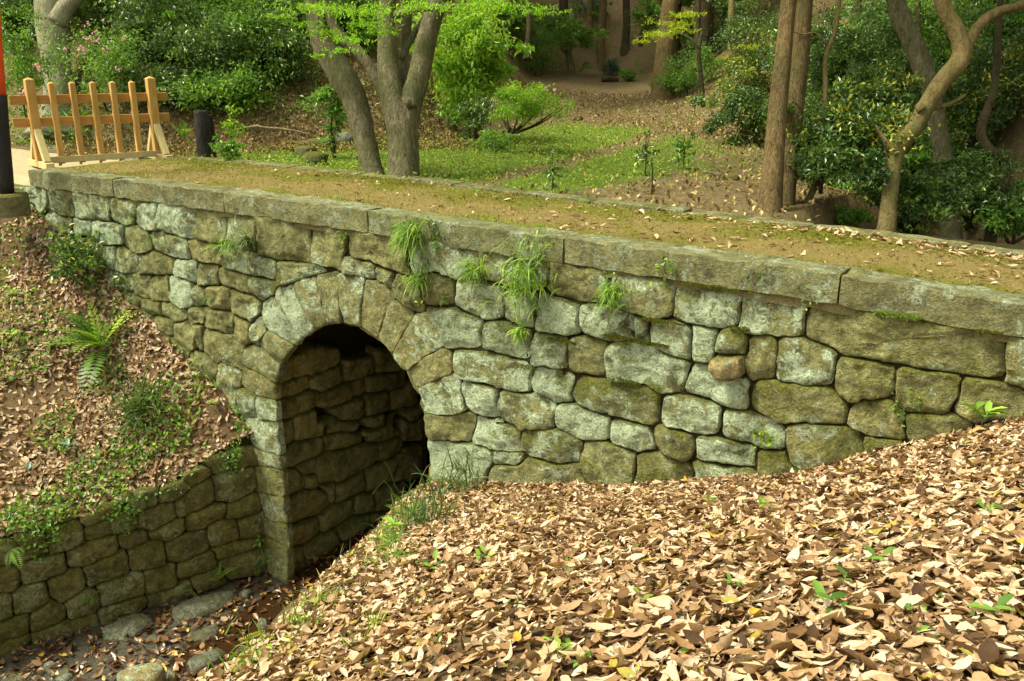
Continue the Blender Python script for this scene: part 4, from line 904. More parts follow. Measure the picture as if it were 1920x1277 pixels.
back_tree(420, 30, 8, [(424, 0, 1), (430, -60, .9)], 'dark trunk above the glossy bushes on the hillside', 'bark_dark')
back_tree(920, 60, 7, [(915, 20, 1), (912, -60, .9)], 'dark trunk behind the bright green tree', 'bark_dark', t=27)
back_tree(990, 90, 5, [(992, 40, 1), (990, -60, .9)], 'thin dark trunk right of the bright green tree', 'bark_dark', t=27)
back_tree(1600, 330, 9, [(1602, 200, 1), (1606, 60, .9), (1610, -60, .8)], 'dark trunk in the undergrowth left of the forked tree', 'bark_dark', t=17)
back_tree(1730, 420, 7, [(1727, 300, 1), (1722, 150, .9), (1720, -60, .8)], 'thin dark trunk right behind the forked tree', 'bark_dark', t=15)
back_tree(1905, 380, 9, [(1900, 250, 1), (1895, 100, .9), (1890, -60, .8)], 'dark trunk at the right edge of the wood', 'bark_dark', t=16)
# ranks of trees deeper in: they close the view
kk = 0
for i in range(28):
    az = math.radians(RNG.uniform(-4, 66)); ds = RNG.uniform(31, 48)
    X, Y = CAM[0]-math.sin(az)*ds, CAM[1]+math.cos(az)*ds; z = float(far_grass_h(X, Y))
    r = empty('deep_wood_tree', (X, Y, z)); tag(r, 'one of the dim trunks deep in the dark wood behind everything', 'tree', 'dim trees deep in the wood')
    hgt = RNG.uniform(6, 9); r0 = RNG.uniform(.12, .28)
    tube('trunk', [(X, Y, z-.3), (X+RNG.normal()*.15, Y, z+hgt*.5), (X+RNG.normal()*.3, Y, z+hgt)], [r0*1.2, r0, r0*.6], M['bark_dark'] if i % 3 else M['bark_cedar'], r, 8, .1, 4)
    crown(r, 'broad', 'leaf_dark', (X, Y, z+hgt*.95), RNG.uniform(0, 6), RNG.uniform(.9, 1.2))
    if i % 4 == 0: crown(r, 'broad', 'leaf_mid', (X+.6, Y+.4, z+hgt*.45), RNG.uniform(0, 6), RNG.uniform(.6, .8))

# ------------------------------------------------------------------ shrubs
bush('bright_tree', 'bright yellow-green leafy tree right of the stout maple', 880, 105, 86, 100, 'leaf_bright', 'tree', 8000, .145, t=18.6, clumps=110, cr=.26, width=.34, droop=.6, up=.45, base=-.15)
az_ = bush('azalea', 'spreading azalea with bare forked stems and a few pink flowers on the lawn', 990, 194, 80, 36, 'leaf_bright', 'shrub', 5200, .065, t=16.6, clumps=60, cr=.14, stems=0, shell=.35)
for k in range(8):
    e = at_t(920+k*20+RNG.normal()*5, 200+RNG.normal()*6, 16.6+RNG.normal()*.3); b0 = at_t(962+RNG.normal()*5, 249, 16.6)
    tube('stem', [b0, b0*.55+e*.45+np.array([0, 0, -.06]), e], [.025, .018, .008], M['bark_dark'], az_, 6, .1, 4)
for x, y in ((1024, 165), (1041, 168), (1006, 184)):
    V, F, T = leaf_arrays(at_t(x, y, 16.0)+RNG.normal(size=(7, 3))*.02, .045, .8, .3); npmesh('flower', V, F, M['petal'], az_, False, T)['kind'] = 'stuff'
bush('low_shrub', 'low dark-green shrub in front of the azalea', 925, 266, 36, 24, 'leaf_mid', n=900, leaf=.07)
bush('low_shrub', 'small upright shrub at the foot of the bright green tree', 852, 224, 24, 32, 'leaf_mid', n=800, leaf=.08)
bush('low_shrub', 'dark glossy shrub between the bright tree and the azalea', 895, 215, 42, 36, 'leaf_dark', n=1200, leaf=.08, t=17.6)
bush('small_tree', 'slim young broadleaf bush behind the leaning maple trunk', 622, 195, 36, 58, 'leaf_mid', n=1100, leaf=.09, t=15.4, base=-.12, shell=.3)
bush('pink_azalea', 'azalea thicket with scattered pink blossoms right of the thick grey tree', 195, 120, 75, 75, 'leaf_mid', n=3000, leaf=.08, clumps=40, t=17.8, stems=3)
pa = bpy.data.objects['pink_azalea']
for x, y in ((165, 42), (172, 62), (190, 60), (184, 74), (160, 78), (152, 50), (228, 78), (200, 108), (128, 76), (176, 48), (168, 66), (186, 66)):
    V, F, T = leaf_arrays(at_t(x+RNG.normal()*12, y+12+RNG.normal()*14, 16.7+RNG.normal()*.15)+RNG.normal(size=(8, 3))*.03, .045, .8, .3); npmesh('flower', V, F, M['petal'], pa, False, T)['kind'] = 'stuff'
lsh = bush('hedge_shrub', 'leafy green azalea at the far left behind the pillar', 40, 120, 62, 92, 'leaf_mid', n=3200, leaf=.08, clumps=45, t=18.2)
for x, y in ((68, 122), (74, 130), (52, 178), (40, 172)):
    V, F, T = leaf_arrays(at_t(x, y, 17.0)+RNG.normal(size=(10, 3))*.03, .06, .8, .3); npmesh('flower', V, F, M['petal'], lsh, False, T)['kind'] = 'stuff'
HB = [(300, 60, 85, 70, 'broad dark bush above the barrier, nearest to the pink azalea'), (390, 110, 80, 75, 'large glossy bush in the middle of the hillside'), (470, 60, 80, 65, 'glossy bush high on the hillside left of the maples'),
      (530, 110, 52, 60, 'glossy bush beside the leaning maple trunk'), (300, 165, 75, 40, 'low dark bush directly behind the barrier'), (420, 170, 70, 40, 'low shaded bush behind the bark-covered post'), (560, 30, 60, 40, 'bush at the top of the slope behind the maple leaves'), (650, 30, 60, 45, 'bush above the slope between the two maples'), (380, 15, 90, 40, 'topmost dark bush on the left hillside')]
for i, (x, y, a, c, lab) in enumerate(HB):
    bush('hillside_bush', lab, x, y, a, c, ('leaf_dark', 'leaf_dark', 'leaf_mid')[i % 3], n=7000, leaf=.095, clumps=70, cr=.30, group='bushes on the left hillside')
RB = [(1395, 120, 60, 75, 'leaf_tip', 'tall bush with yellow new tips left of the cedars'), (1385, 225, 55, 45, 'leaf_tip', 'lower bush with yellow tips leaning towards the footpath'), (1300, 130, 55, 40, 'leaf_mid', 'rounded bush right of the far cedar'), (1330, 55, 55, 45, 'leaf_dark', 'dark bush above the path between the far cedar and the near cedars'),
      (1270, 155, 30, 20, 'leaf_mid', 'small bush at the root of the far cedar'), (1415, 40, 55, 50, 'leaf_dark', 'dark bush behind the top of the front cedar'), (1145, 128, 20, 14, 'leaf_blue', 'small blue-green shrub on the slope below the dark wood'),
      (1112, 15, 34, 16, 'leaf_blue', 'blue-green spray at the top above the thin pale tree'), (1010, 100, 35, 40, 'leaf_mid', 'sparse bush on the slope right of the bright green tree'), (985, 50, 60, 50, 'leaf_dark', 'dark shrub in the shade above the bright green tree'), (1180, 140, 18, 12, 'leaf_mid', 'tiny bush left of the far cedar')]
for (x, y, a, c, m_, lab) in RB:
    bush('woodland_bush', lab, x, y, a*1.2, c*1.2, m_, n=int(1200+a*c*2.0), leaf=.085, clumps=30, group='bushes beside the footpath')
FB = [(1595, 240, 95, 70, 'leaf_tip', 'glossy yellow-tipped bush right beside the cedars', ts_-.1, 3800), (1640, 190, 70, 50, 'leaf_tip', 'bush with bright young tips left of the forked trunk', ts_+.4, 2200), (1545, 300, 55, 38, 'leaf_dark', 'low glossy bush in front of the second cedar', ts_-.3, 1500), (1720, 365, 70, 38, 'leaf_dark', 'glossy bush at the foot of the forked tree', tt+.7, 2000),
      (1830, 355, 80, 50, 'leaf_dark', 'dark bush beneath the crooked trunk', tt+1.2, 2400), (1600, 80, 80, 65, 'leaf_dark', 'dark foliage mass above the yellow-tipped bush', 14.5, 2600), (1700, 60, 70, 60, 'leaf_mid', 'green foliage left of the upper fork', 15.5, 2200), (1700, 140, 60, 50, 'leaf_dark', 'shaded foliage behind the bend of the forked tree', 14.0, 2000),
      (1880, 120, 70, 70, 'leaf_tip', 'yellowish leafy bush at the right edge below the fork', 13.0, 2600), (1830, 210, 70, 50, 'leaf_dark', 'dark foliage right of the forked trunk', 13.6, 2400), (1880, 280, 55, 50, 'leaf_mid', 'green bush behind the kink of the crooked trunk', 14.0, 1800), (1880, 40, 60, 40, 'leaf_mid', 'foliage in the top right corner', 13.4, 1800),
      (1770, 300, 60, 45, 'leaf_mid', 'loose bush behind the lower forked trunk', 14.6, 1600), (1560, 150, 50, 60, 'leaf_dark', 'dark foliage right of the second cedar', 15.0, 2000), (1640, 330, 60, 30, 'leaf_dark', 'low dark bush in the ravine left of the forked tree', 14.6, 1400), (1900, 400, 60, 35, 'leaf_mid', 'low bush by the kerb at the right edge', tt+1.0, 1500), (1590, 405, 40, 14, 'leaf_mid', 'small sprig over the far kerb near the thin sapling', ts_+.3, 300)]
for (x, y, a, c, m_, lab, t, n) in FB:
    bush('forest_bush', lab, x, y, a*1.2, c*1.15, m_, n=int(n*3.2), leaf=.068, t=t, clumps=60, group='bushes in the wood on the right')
# undergrowth that reads as one mass
def mass(name, label, spots, mat, per, leaf):
    parts = []
    for (x, y, t, hw, hh) in spots:
        t = t or hit(x, y+hh*.8) or 30.0; c = at_t(x, y, t); a_, h_ = hw/FPX*t*.85, hh/FPX*t*.85
        pos, out, cc = clump_points(c, (a_, a_, h_), 40, per//40, .34*min(a_, h_), .45); parts.append(leaf_arrays(pos, leaf, .42, .55, out, .8, droop=.1, tint=TINT[0]))
    o = npmesh_join(name, parts, mat, None); tag(o, label, 'undergrowth', kind='stuff'); return o
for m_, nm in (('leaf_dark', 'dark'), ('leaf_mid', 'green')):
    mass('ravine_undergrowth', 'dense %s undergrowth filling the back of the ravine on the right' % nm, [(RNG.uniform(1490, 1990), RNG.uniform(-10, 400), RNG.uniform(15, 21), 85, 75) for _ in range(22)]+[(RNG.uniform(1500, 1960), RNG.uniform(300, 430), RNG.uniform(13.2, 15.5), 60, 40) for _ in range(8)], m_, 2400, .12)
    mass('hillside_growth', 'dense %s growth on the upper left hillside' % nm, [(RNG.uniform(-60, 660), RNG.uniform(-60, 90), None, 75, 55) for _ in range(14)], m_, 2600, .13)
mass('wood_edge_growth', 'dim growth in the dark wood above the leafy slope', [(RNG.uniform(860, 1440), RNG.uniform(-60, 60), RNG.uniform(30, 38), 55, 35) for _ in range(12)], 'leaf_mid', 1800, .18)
# lime maple branch in front of the far cedar
lm = empty('lime_maple', at_t(1300, 190, 21.5)); tag(lm, 'lime-green maple with layered sprays in front of the far cedar', 'tree')
trunk_ = limb('trunk', [(1318, 200, 5), (1315, 150, 4.5), (1310, 100, 4), (1316, 60, 3)], 21.5, M['bark_dark'], lm, 8)
limb('branch', [(1312, 92, 3), (1290, 70, 2.5), (1250, 58, 2), (1210, 68, 1.2)], 21.3, M['bark_maple'], lm, 6)
sprays(lm, [(1225, 66, 34, 12), (1260, 45, 42, 12), (1285, 28, 36, 12), (1210, 78, 20, 8), (1250, 60, 36, 10), (1285, 55, 25, 10), (1400, 88, 26, 10), (1370, 110, 22, 8)], 'leaf_lime', 21.0, .10, 380, 'foliage')

# ------------------------------------------------------------------ saplings, rocks and wood on the lawn
def sapling(label, x, ybase, ytop, hw, mat='leaf_dark', n=130, leaf=.055, t=None):
    t = t or hit(x, ybase); r = empty('sapling', at_t(x, ybase, t)); tag(r, label, 'sapling')
    hgt = (ybase-ytop)/FPX*t; b0 = at_t(x, ybase, t)-Z3*.03
    tube('stem', [b0, b0+np.array([.01, 0, hgt*.5]), b0+np.array([-.01, 0, hgt])], [.012, .009, .005], M['bark_dark'], r, 6, .1, 3)
    pos, out, cc = clump_points(b0+Z3*hgt*.66, (hw/FPX*t, hw/FPX*t, hgt*.36), 14, n//14, .09, .3)
    for e in cc[:5]: tube('twig', [b0+Z3*hgt*.45, (b0+Z3*hgt*.5+e)/2, e], [.005, .004, .003], M['bark_dark'], r, 5, .1, 2)
    V, F, T = leaf_arrays(pos, leaf, .5, .6, out, .7); npmesh('foliage', V, F, M[mat], r, False, T); return r
sapling('small-leaved dark sapling right at the far kerb below the azalea', 1035, 362, 278, 20, n=260)
sapling('slim sapling with drooping leaves, left one of two on the leafy ground', 1209, 330, 262, 13, 'leaf_dark', 130, .08)
sapling('leafier sapling with long drooping leaves near the footpath', 1281, 318, 250, 16, 'leaf_mid', 170, .10)
sapling('bare thin seedling beside the slim sapling', 1221, 366, 300, 7, 'leaf_dark', 40, .05)
sapling('light-leaved young shrub beside the bark-covered post', 436, 298, 195, 22, 'leaf_bright', 300, .07)
bush('low_shrub', 'leafy low growth at the foot of the bark-covered post', 430, 278, 28, 20, 'leaf_mid', n=700, leaf=.07, t=14.3)
def rock(label, x, y, hw, hh, z=None, t=None, mat='rock', name='rock'):
    t = t or hit(x, y+hh) or 14; c = at_t(x, y, t); a, h_ = hw/FPX*t, hh/FPX*t*1.3
    V = []; nu, nv = 14, 8; sd_ = random.random()*40
    for j in range(nv+1):
        ph = PI*j/nv
        for i in range(nu):
            th = 2*PI*i/nu; d = np.array([math.sin(ph)*math.cos(th), math.sin(ph)*math.sin(th), math.cos(ph)])
            d = np.sign(d)*np.abs(d)**.8; k = 1+.25*vn(d[0]*1.6, d[1]*1.6, d[2]*1.6+sd_)+.10*vn(d[0]*4, d[1]*4, d[2]*4+sd_)
            V.append(c+d*np.array([a, a*.75, h_])*k)
    F = [(j*nu+i, j*nu+(i+1) % nu, (j+1)*nu+(i+1) % nu, (j+1)*nu+i) for j in range(nv) for i in range(nu)]
    o = mesh(name, V, F, M[mat], None); tag(o, label, 'rock'); o['moss'] = .35; o['lichen'] = .3; return o
rock('low mossy boulder on the lawn left of the maples', 592, 297, 25, 10); rock('mossy stone behind the low boulder on the lawn', 572, 284, 20, 8); rock('flat stone at the back of the lawn left of the maples', 600, 268, 26, 7)
rock('dark squared stone behind the leaning maple trunk', 652, 258, 24, 12); rock('pale stone at the foot of the bright green tree', 889, 240, 18, 6); rock('small stone beside the pale stone under the azalea', 972, 243, 12, 4)
rock('grey stone left of the front cedar base', 1372, 334, 16, 5); rock('small dark stone on the leafy slope', 1085, 222, 9, 4)
def stick(name, label, path, t, mat='twig', cat='branch', rough=.15):
    ts = [t]*len(path) if not isinstance(t, (list, tuple)) else t
    o = tube(name, [at_t(x, y, ts[i]) for i, (x, y, h) in enumerate(path)], [h/FPX*ts[i] for i, (x, y, h) in enumerate(path)], M[mat], None, 7, rough, 4); tag(o, label, cat); return o
stick('fallen_branch', 'long pale fallen branch lying behind the bark-covered post', [(462, 240, 2.5), (480, 237, 2.8), (500, 240, 2.6), (530, 242, 2.3), (560, 247, 2), (580, 253, 1.4)], 15.8)
stick('rotten_log', 'dark rotten log on the leafy slope below the wood', [(1128, 150, 5), (1145, 148, 6), (1160, 152, 5)], hit(1145, 155), 'bark_dark', 'log')
stick('broken_stick', 'short broken stick at the kerb by the dark sapling', [(1053, 366, 2), (1066, 356, 1.6)], hit(1060, 362))
stick('fallen_stick', 'pale stick on the leafy ground left of the cedars', [(1318, 322, 2.5), (1340, 326, 3), (1362, 333, 2)], hit(1340, 328))

# ------------------------------------------------------------------ leaf litter
def curled(P, L, N, rng=RNG, width=.46, tilt=.35, rows=4):
    """curled elliptic leaves: 3 columns by rows+1; N are ground normals"""
    n = len(P); L = np.broadcast_to(L, (n,))*np.clip(rng.lognormal(0, .26, n), .45, 1.6)
    nm = unit(N+rng.normal(size=(n, 3))*tilt); d = unit(np.cross(nm, unit(rng.normal(size=(n, 3))))); s = np.cross(nm, d)
    cu = rng.normal(.25, .5, n); cv = rng.normal(.15, .35, n); wd = width*rng.uniform(.65, 1.3, n); tw = rng.normal(0, .25, n)
    V = []
    for v in np.linspace(0, 1, rows+1):
        wv = math.sin(PI*min(max(v, .03), .985)**.85)**.8
        for u in (-1, 0, 1):
            a = (v-.5)*L; b_ = u*wv*wd*.5*L; z = cu*np.abs(b_)*(1.0 if u else 0)*.9 + cv*(v-.5)**2*L*1.6 + tw*b_*(v-.5)*2
            V.append(P+d*a[:, None]+s*b_[:, None]+nm*z[:, None])
    V = np.stack(V, 1); m_ = 3*(rows+1); i = np.arange(n)[:, None]*m_; F = []
    for r in range(rows):
        for c in (0, 1):
            k = r*3+c; F.append(np.stack([i+k, i+k+1, i+k+4, i+k+3], 2))
    return V.reshape(-1, 3), np.concatenate(F, 1).reshape(-1, 4), np.repeat(rng.random(n), m_)
def normals(hf, X, Y, e=.05):
    zx = (hf(X+e, Y)-hf(X-e, Y))/(2*e); zy = (hf(X, Y+e)-hf(X, Y-e))/(2*e)
    return unit(np.stack([-zx, -zy, np.ones_like(zx)], -1))
def project(P):
    v = P-CAM; z = v @ FWD; return 960+FPX*(v @ RGT)/z, 638.5-FPX*(v @ UPV)/z, z
def scatter(hf, x0, x1, y0, y1, n, keep=None, view=250, rng=RNG):
    X = rng.uniform(x0, x1, n); Y = rng.uniform(y0, y1, n); P = np.stack([X, Y, hf(X, Y)], -1)
    px, py, z = project(P); ok = (z > .5) & (px > -view) & (px < 1920+view) & (py > -view) & (py < 1277+view)
    if keep is not None: ok &= keep(X, Y)
    return P[ok]
def hit_f(x, y, hf, t0=1.5, t1=30):
    ts = np.arange(t0, t1, .03); P = CAM+ray(x, y)*ts[:, None]; h = hf(P[:, 0], P[:, 1]); k = np.argmax(P[:, 2] < h); return P[k]
# right bank
P = scatter(right_h, -7.0, 3.0, -6.4, .03, 125000, lambda X, Y: (X > edge_x(Y)-2.8) & (right_h(X, Y) > BED+.1))
px, py, z = project(P)
bare = np.array([vn(p[0]*1.1, p[1]*1.1, 5.5) for p in P])
kp = (RNG.random(len(P)) < np.where(z < 3.2, .95, .95)*np.clip(1.0-(bare-.40)*3, .5, 1)*np.clip((P[:, 0]-edge_x(P[:, 1])+1.0)/1.3, .4, 1))
P = P[kp]; z = z[kp]; px = px[kp]; py = py[kp]
P = P+np.stack([0*z, 0*z, RNG.uniform(.0, .045, len(z))], -1)
vis = (px > 0) & (px < 1920) & (py < 1277)
order = np.argsort(np.where(vis, z-P[:, 2]*.5, 99)); near = order[:3000][::10][:300]; mask = np.ones(len(P), bool); mask[near] = False
Nn = normals(right_h, P[:, 0], P[:, 1])
V, F, T = curled(P[mask], .069, Nn[mask], width=.43, tilt=.29)
o = npmesh('leaf_litter', V, F, M['litter'], None, True, T); tag(o, 'deep brown and beige fallen leaves covering the bank in the foreground', 'leaves', kind='stuff')
VAR = []
for k in range(10):
    V, F, T = curled(np.zeros((1, 3)), .076, np.array([[0, 0, 1.0]]), width=.44, tilt=.30)
    me = bpy.data.meshes.new('fallen_leaf'); me.from_pydata([tuple(v) for v in V], [], [tuple(f) for f in F]); me.polygons.foreach_set('use_smooth', np.ones(len(F), bool)); me.materials.append(M['litter_obj']); VAR.append(me)
for j, i in enumerate(near):
    lf = bpy.data.objects.new('fallen_leaf', VAR[j % 10]); COL.objects.link(lf); lf.parent = rb
    q = Vector(Nn[i]).to_track_quat('Z', 'Y').to_matrix().to_4x4(); lf.matrix_basis = Matrix.Translation(Vector(P[i]+np.array([0, 0, .022]))) @ q @ Matrix.Rotation(RNG.uniform(0, 6.28), 4, 'Z') @ Matrix.Rotation(RNG.normal()*.2, 4, 'X')
# left bank
P = scatter(left_h, -18, -8.4, -5.5, .0, 55000, lambda X, Y: (rw_n(X, Y) < -.04))
Nn = normals(left_h, P[:, 0], P[:, 1]); P[:, 2] += RNG.uniform(.01, .05, len(P))
cl = np.array([vn(p[0]*.9, p[1]*.9, 1.5) for p in P]); ck_ = RNG.random(len(P)) < np.clip(1.2-(cl+.15)*2.2, .35, 1); P2 = P[ck_]; N2 = Nn[ck_]
V, F, T = curled(P2, .078, N2, width=.46, tilt=.45, rows=3)
o = npmesh('leaf_litter', V, F, M['litter'], None, True, T*.97); tag(o, 'fallen leaves strewn over the slope left of the arch', 'leaves', kind='stuff')
# stream bed
P = scatter(lambda X, Y: BED+0*X, -11.5, -5.5, -4.5, 2.6, 8000, lambda X, Y: (rw_n(X, Y) > .03) | (Y > 0), 100); P[:, 2] += RNG.uniform(.01, .06, len(P))
pool = np.array([(p[0] > -7.9) & (p[1] > -1.5) for p in P]); P = P[~pool | (RNG.random(len(P)) < .45)]
V, F, T = curled(P, .09, np.tile([0, 0, 1.0], (len(P), 1)), width=.46, tilt=.3, rows=3)
o = npmesh('leaf_litter', V, F, M['litter_wet'], None, True, T); tag(o, 'wet dark fallen leaves in the stream bed', 'leaves', kind='stuff')
# path over the bridge: sparse leaves, thicker along the far kerb on the right
P = scatter(deck_h, -13, 2, .3, 2.4, 9000, lambda X, Y: (RNG.random(len(X)) < np.clip(.03+.07*np.interp(X, [-9, 0], [0, 1])+.75*np.exp(-((kerb_y(X)-.18-Y)/.17)**2)*np.interp(X, [-4.5, -1.5], [0.05, 1])+.25*(np.array([vn(a*2, b_*2, 7) for a, b_ in zip(X, Y)]) > .42)*np.interp(X, [-6, -2], [0, .6]), 0, 1)) & (Y < kerb_y(X)-.02))
P[:, 2] += RNG.uniform(.012, .03, len(P))
V, F, T = curled(P, .068, np.tile([0, 0, 1.0], (len(P), 1)), width=.45, tilt=.22, rows=3)
o = npmesh('leaf_litter', V, F, M['litter'], None, True, T*.9+.05); tag(o, 'scattered fallen leaves on the mossy path over the bridge', 'leaves', kind='stuff')
# woodland floor and lawn
def on_far(n, rng=RNG):
    az = np.radians(rng.uniform(2, 64, n)); ds = np.sqrt(rng.uniform(9.5**2, 33**2, n)); X = CAM[0]-np.sin(az)*ds; Y = CAM[1]+np.cos(az)*ds
    P = np.stack([X, Y, far_grass_h(X, Y)], -1); return P[(Y > kerb_y(X)+.24) & (Y > 2.58)]
P = on_far(46000); g = lawnness(P[:, 0], P[:, 1]); P = P[RNG.random(len(P)) > np.minimum(g*1.5+.1, .93)]; P[:, 2] += RNG.uniform(.02, .07, len(P))
V, F, T = leaf_arrays(P, .085, .5, .8, None, fold=.12)
o = npmesh('leaf_litter', V, F, M['litter_far'], None, False, T); tag(o, 'brown leaf litter on the woodland slope behind the bridge', 'leaves', kind='stuff')
P = on_far(175000); g = lawnness(P[:, 0], P[:, 1])+.25*np.array([vn(p[0]*1.6, p[1]*1.6, 2.2) for p in P]); P = P[RNG.random(len(P)) < g*.95-.08]; P[:, 2] += RNG.uniform(.0, 1, len(P))**2*.13
V, F, T = leaf_arrays(P, .050, .55, .35, None)
o = npmesh('lawn', V, F, M['lawn'], None, False, T); tag(o, 'bright green low ground cover of the clearing behind the bridge', 'ground cover', kind='stuff')
# thick undergrowth blanketing the left hillside
P = on_far(60000); dx, dy = P[:, 0]-CAM[0], P[:, 1]-CAM[1]; ds = np.hypot(dx, dy); az = np.degrees(np.arctan2(-dx, dy))
cov = np.array([vn(p[0]*.55, p[1]*.55, p[2]*.55+4) for p in P])
ok = (az > 45.5) & (ds > 18.8+np.interp(az, [44, 50, 60], [1.5, .6, .4])) & (cov > -.25); P = P[ok]; P[:, 2] += RNG.uniform(0, 1, len(P))**1.6*.75
V, F, T = leaf_arrays(P, .12, .42, .5, None); o = npmesh('hillside_undergrowth', V, F, M['leaf_mid'], None, False, T*.8); tag(o, 'dense leafy undergrowth blanketing the left hillside', 'undergrowth', kind='stuff')

# ------------------------------------------------------------------ low green on the banks
def weeds(name, label, hf, P, leaf, mat, hgt=.06):
    P = P.copy(); P[:, 2] += RNG.uniform(.02, hgt, len(P)); V, F, T = leaf_arrays(P, leaf, .5, .7, None, fold=.1)
    o = npmesh(name, V, F, M[mat], None, False, T); tag(o, label, 'weeds', kind='stuff')
P = scatter(right_h, -7, .5, -6, .03, 26000, lambda X, Y: RNG.random(len(X)) < np.clip(.95-np.abs(X-edge_x(Y)+.15)*1.7, .006, 1)*.5)
k = np.array([vn(p[0]*2.2, p[1]*2.2, 9) for p in P]) > -.12
weeds('bank_weeds', 'fine green weeds along the edge of the foreground bank above the stream', right_h, P[k], .040, 'grass', .07)
P = scatter(left_h, -16, -8.4, -5, .0, 42000, lambda X, Y: (rw_n(X, Y) < -.02) & (RNG.random(len(X)) < np.clip(.30+.9*np.exp(rw_n(X, Y)*.8), 0, 1)))
k = np.array([vn(p[0]*1.3, p[1]*1.3, 6) for p in P]) > -.05
weeds('slope_weeds', 'patches of small-leaved weeds on the slope left of the arch', left_h, P[k], .068, 'leaf_mid', .2)
# ivy fringe hanging over the top of the retaining wall
s_ = RNG.uniform(.2, 3.6, 3600); dn = RNG.uniform(0, 1, 3600)**1.7; q = np.array([vn(a*2.2, 0, 3) for a in s_])
P = np.array([rw_map(a, rw_top(a)+RNG.normal(.07, .06)-d*(.03+.75*max(0, e+.12)), RNG.uniform(-.22, .10)) for a, d, e in zip(s_, dn, q) if RNG.random() < np.clip(e*2.6+.22, .03, 1)])
V, F, T = leaf_arrays(P, .055, .65, .4, None); o = npmesh('ivy_fringe', V, F, M['leaf_mid'], None, False, T*.9); tag(o, 'small ivy leaves trailing over the top edge of the retaining wall', 'ivy', kind='stuff')

def tuft(name, label, P, out, n, L, mat='grass', width=.009, spread=.55, grav=1.0, cat='grass tuft', base_r=.03, group=None):
    r = empty(name, P); tag(r, label, cat, group)
    V, F, T = blades(P, out, n, L, width=width, spread=spread, grav=grav, base_r=base_r); npmesh('blades', V, F, M[mat], r, False, T)['kind'] = 'stuff'; return r
def wtuft(label, x, y, n, L, **kw): return tuft('wall_grass', label, at_y(x, y, -.05), (0, -.8, .45), int(n*1.6), L*.75, width=.014, grav=1.9, spread=.6, group='grass growing out of the bridge face', **kw)
wtuft('big grass tuft hanging from the coping above the right side of the arch', 775, 440, 130, .42, base_r=.07)
wtuft('trailing grass below the big tuft, between two arch-side stones', 788, 525, 50, .30, base_r=.05)
wtuft('pale grass tuft, first one right of the big tuft', 893, 510, 70, .27, base_r=.06)
wtuft('widest pale grass tuft, under the coping joint', 988, 525, 150, .36, base_r=.12)
wtuft('thin grass climbing the coping above the widest tuft', 1008, 465, 40, .24, base_r=.09)
wtuft('drooping pale tuft right of the widest one', 1150, 552, 80, .27, base_r=.05)
wtuft('single small pale tuft low down beside the long mossy stone', 976, 622, 45, .20, base_r=.025)
wtuft('dark grass on the wall left of the big pale stone', 466, 455, 80, .30, mat='sedge', base_r=.05)
wtuft('short grass blades on the left of the pale stone', 432, 462, 40, .26, mat='grass', base_r=.04)
def fern(label, P, out, n, L, mat='fern', name='fern', grav=.9, spread=.55, group=None, pin=.22):
    r = empty(name, P); tag(r, label, 'fern', group)
    for k in range(n):
        d = unit(np.asarray(out, float)+RNG.normal(size=3)*spread); V, F, T = frond(P, d, L*RNG.uniform(.7, 1.15), grav=grav, pin=pin); npmesh('frond', V, F, M[mat], r, False, T)['kind'] = 'stuff'
    return r
fern('ferns fanning left on the wall below the coping', at_y(415, 462, -.04), (-.6, -.6, .4), 7, .30); fern('small fern high on the wall near its left end', at_y(250, 415, -.04), (0, -.7, .5), 8, .20); fern('small fern in the joint left of the tall wall stones', at_y(210, 440, -.04), (0, -.8, .3), 5, .16)
fern('little fern beneath the small fern on the left of the wall', at_y(280, 438, -.04), (.2, -.8, .2), 5, .16); fern('tiny fern on the wall beside the left arch stones', at_y(392, 560, -.04), (0, -.8, .3), 4, .12)
fern('small fern over the right arch stones', at_y(828, 560, -.06), (.4, -.7, .3), 4, .13)
def wplant(label, x, y, n, leaf, mat, r=.07, Y=-.05, name='wall_plant', cat='plant', P=None, out=(0, -1, .3)):
    P = at_y(x, y, Y) if P is None else np.asarray(P); o = empty(name, P); tag(o, label, cat)
    pos = P+RNG.normal(size=(n, 3))*np.array([r, r*.35, r]); V, F, T = leaf_arrays(pos, leaf, .55, .5, np.tile(out, (n, 1)), .6); npmesh('leaves', V, F, M[mat], o, False, T)
    tube('stem', [P+np.array([0, .05, -r]), P, P+np.array([0, -.01, r])], [.004, .004, .003], M['twig'], o, 5, .1, 2); return o
wplant('leafy green sprig on the coping beside the big grass tuft', 812, 440, 26, .07, 'leaf_mid', .07); wplant('small leafy sprig on the coping right of the pale tufts', 1245, 506, 34, .05, 'leaf_mid', .06); wplant('dark creeper running down the coping before the long stone', 1410, 522, 22, .04, 'leaf_dark', .06)
wplant('second dark creeper on the coping, nearer the joint', 1520, 555, 26, .035, 'leaf_dark', .07); wplant('bright green sprig on the mossy stones near the leaf bank', 1432, 822, 30, .055, 'leaf_bright', .05); wplant('pale sprig in a joint below the long stone', 1682, 762, 40, .045, 'leaf_mid', .08); wplant('dark tiny-leaved plant in the arch-side joint', 790, 565, 20, .05, 'leaf_dark', .04)
wplant('small leaf sprig at the joint left of the arch crown', 640, 445, 14, .05, 'leaf_mid', .05)
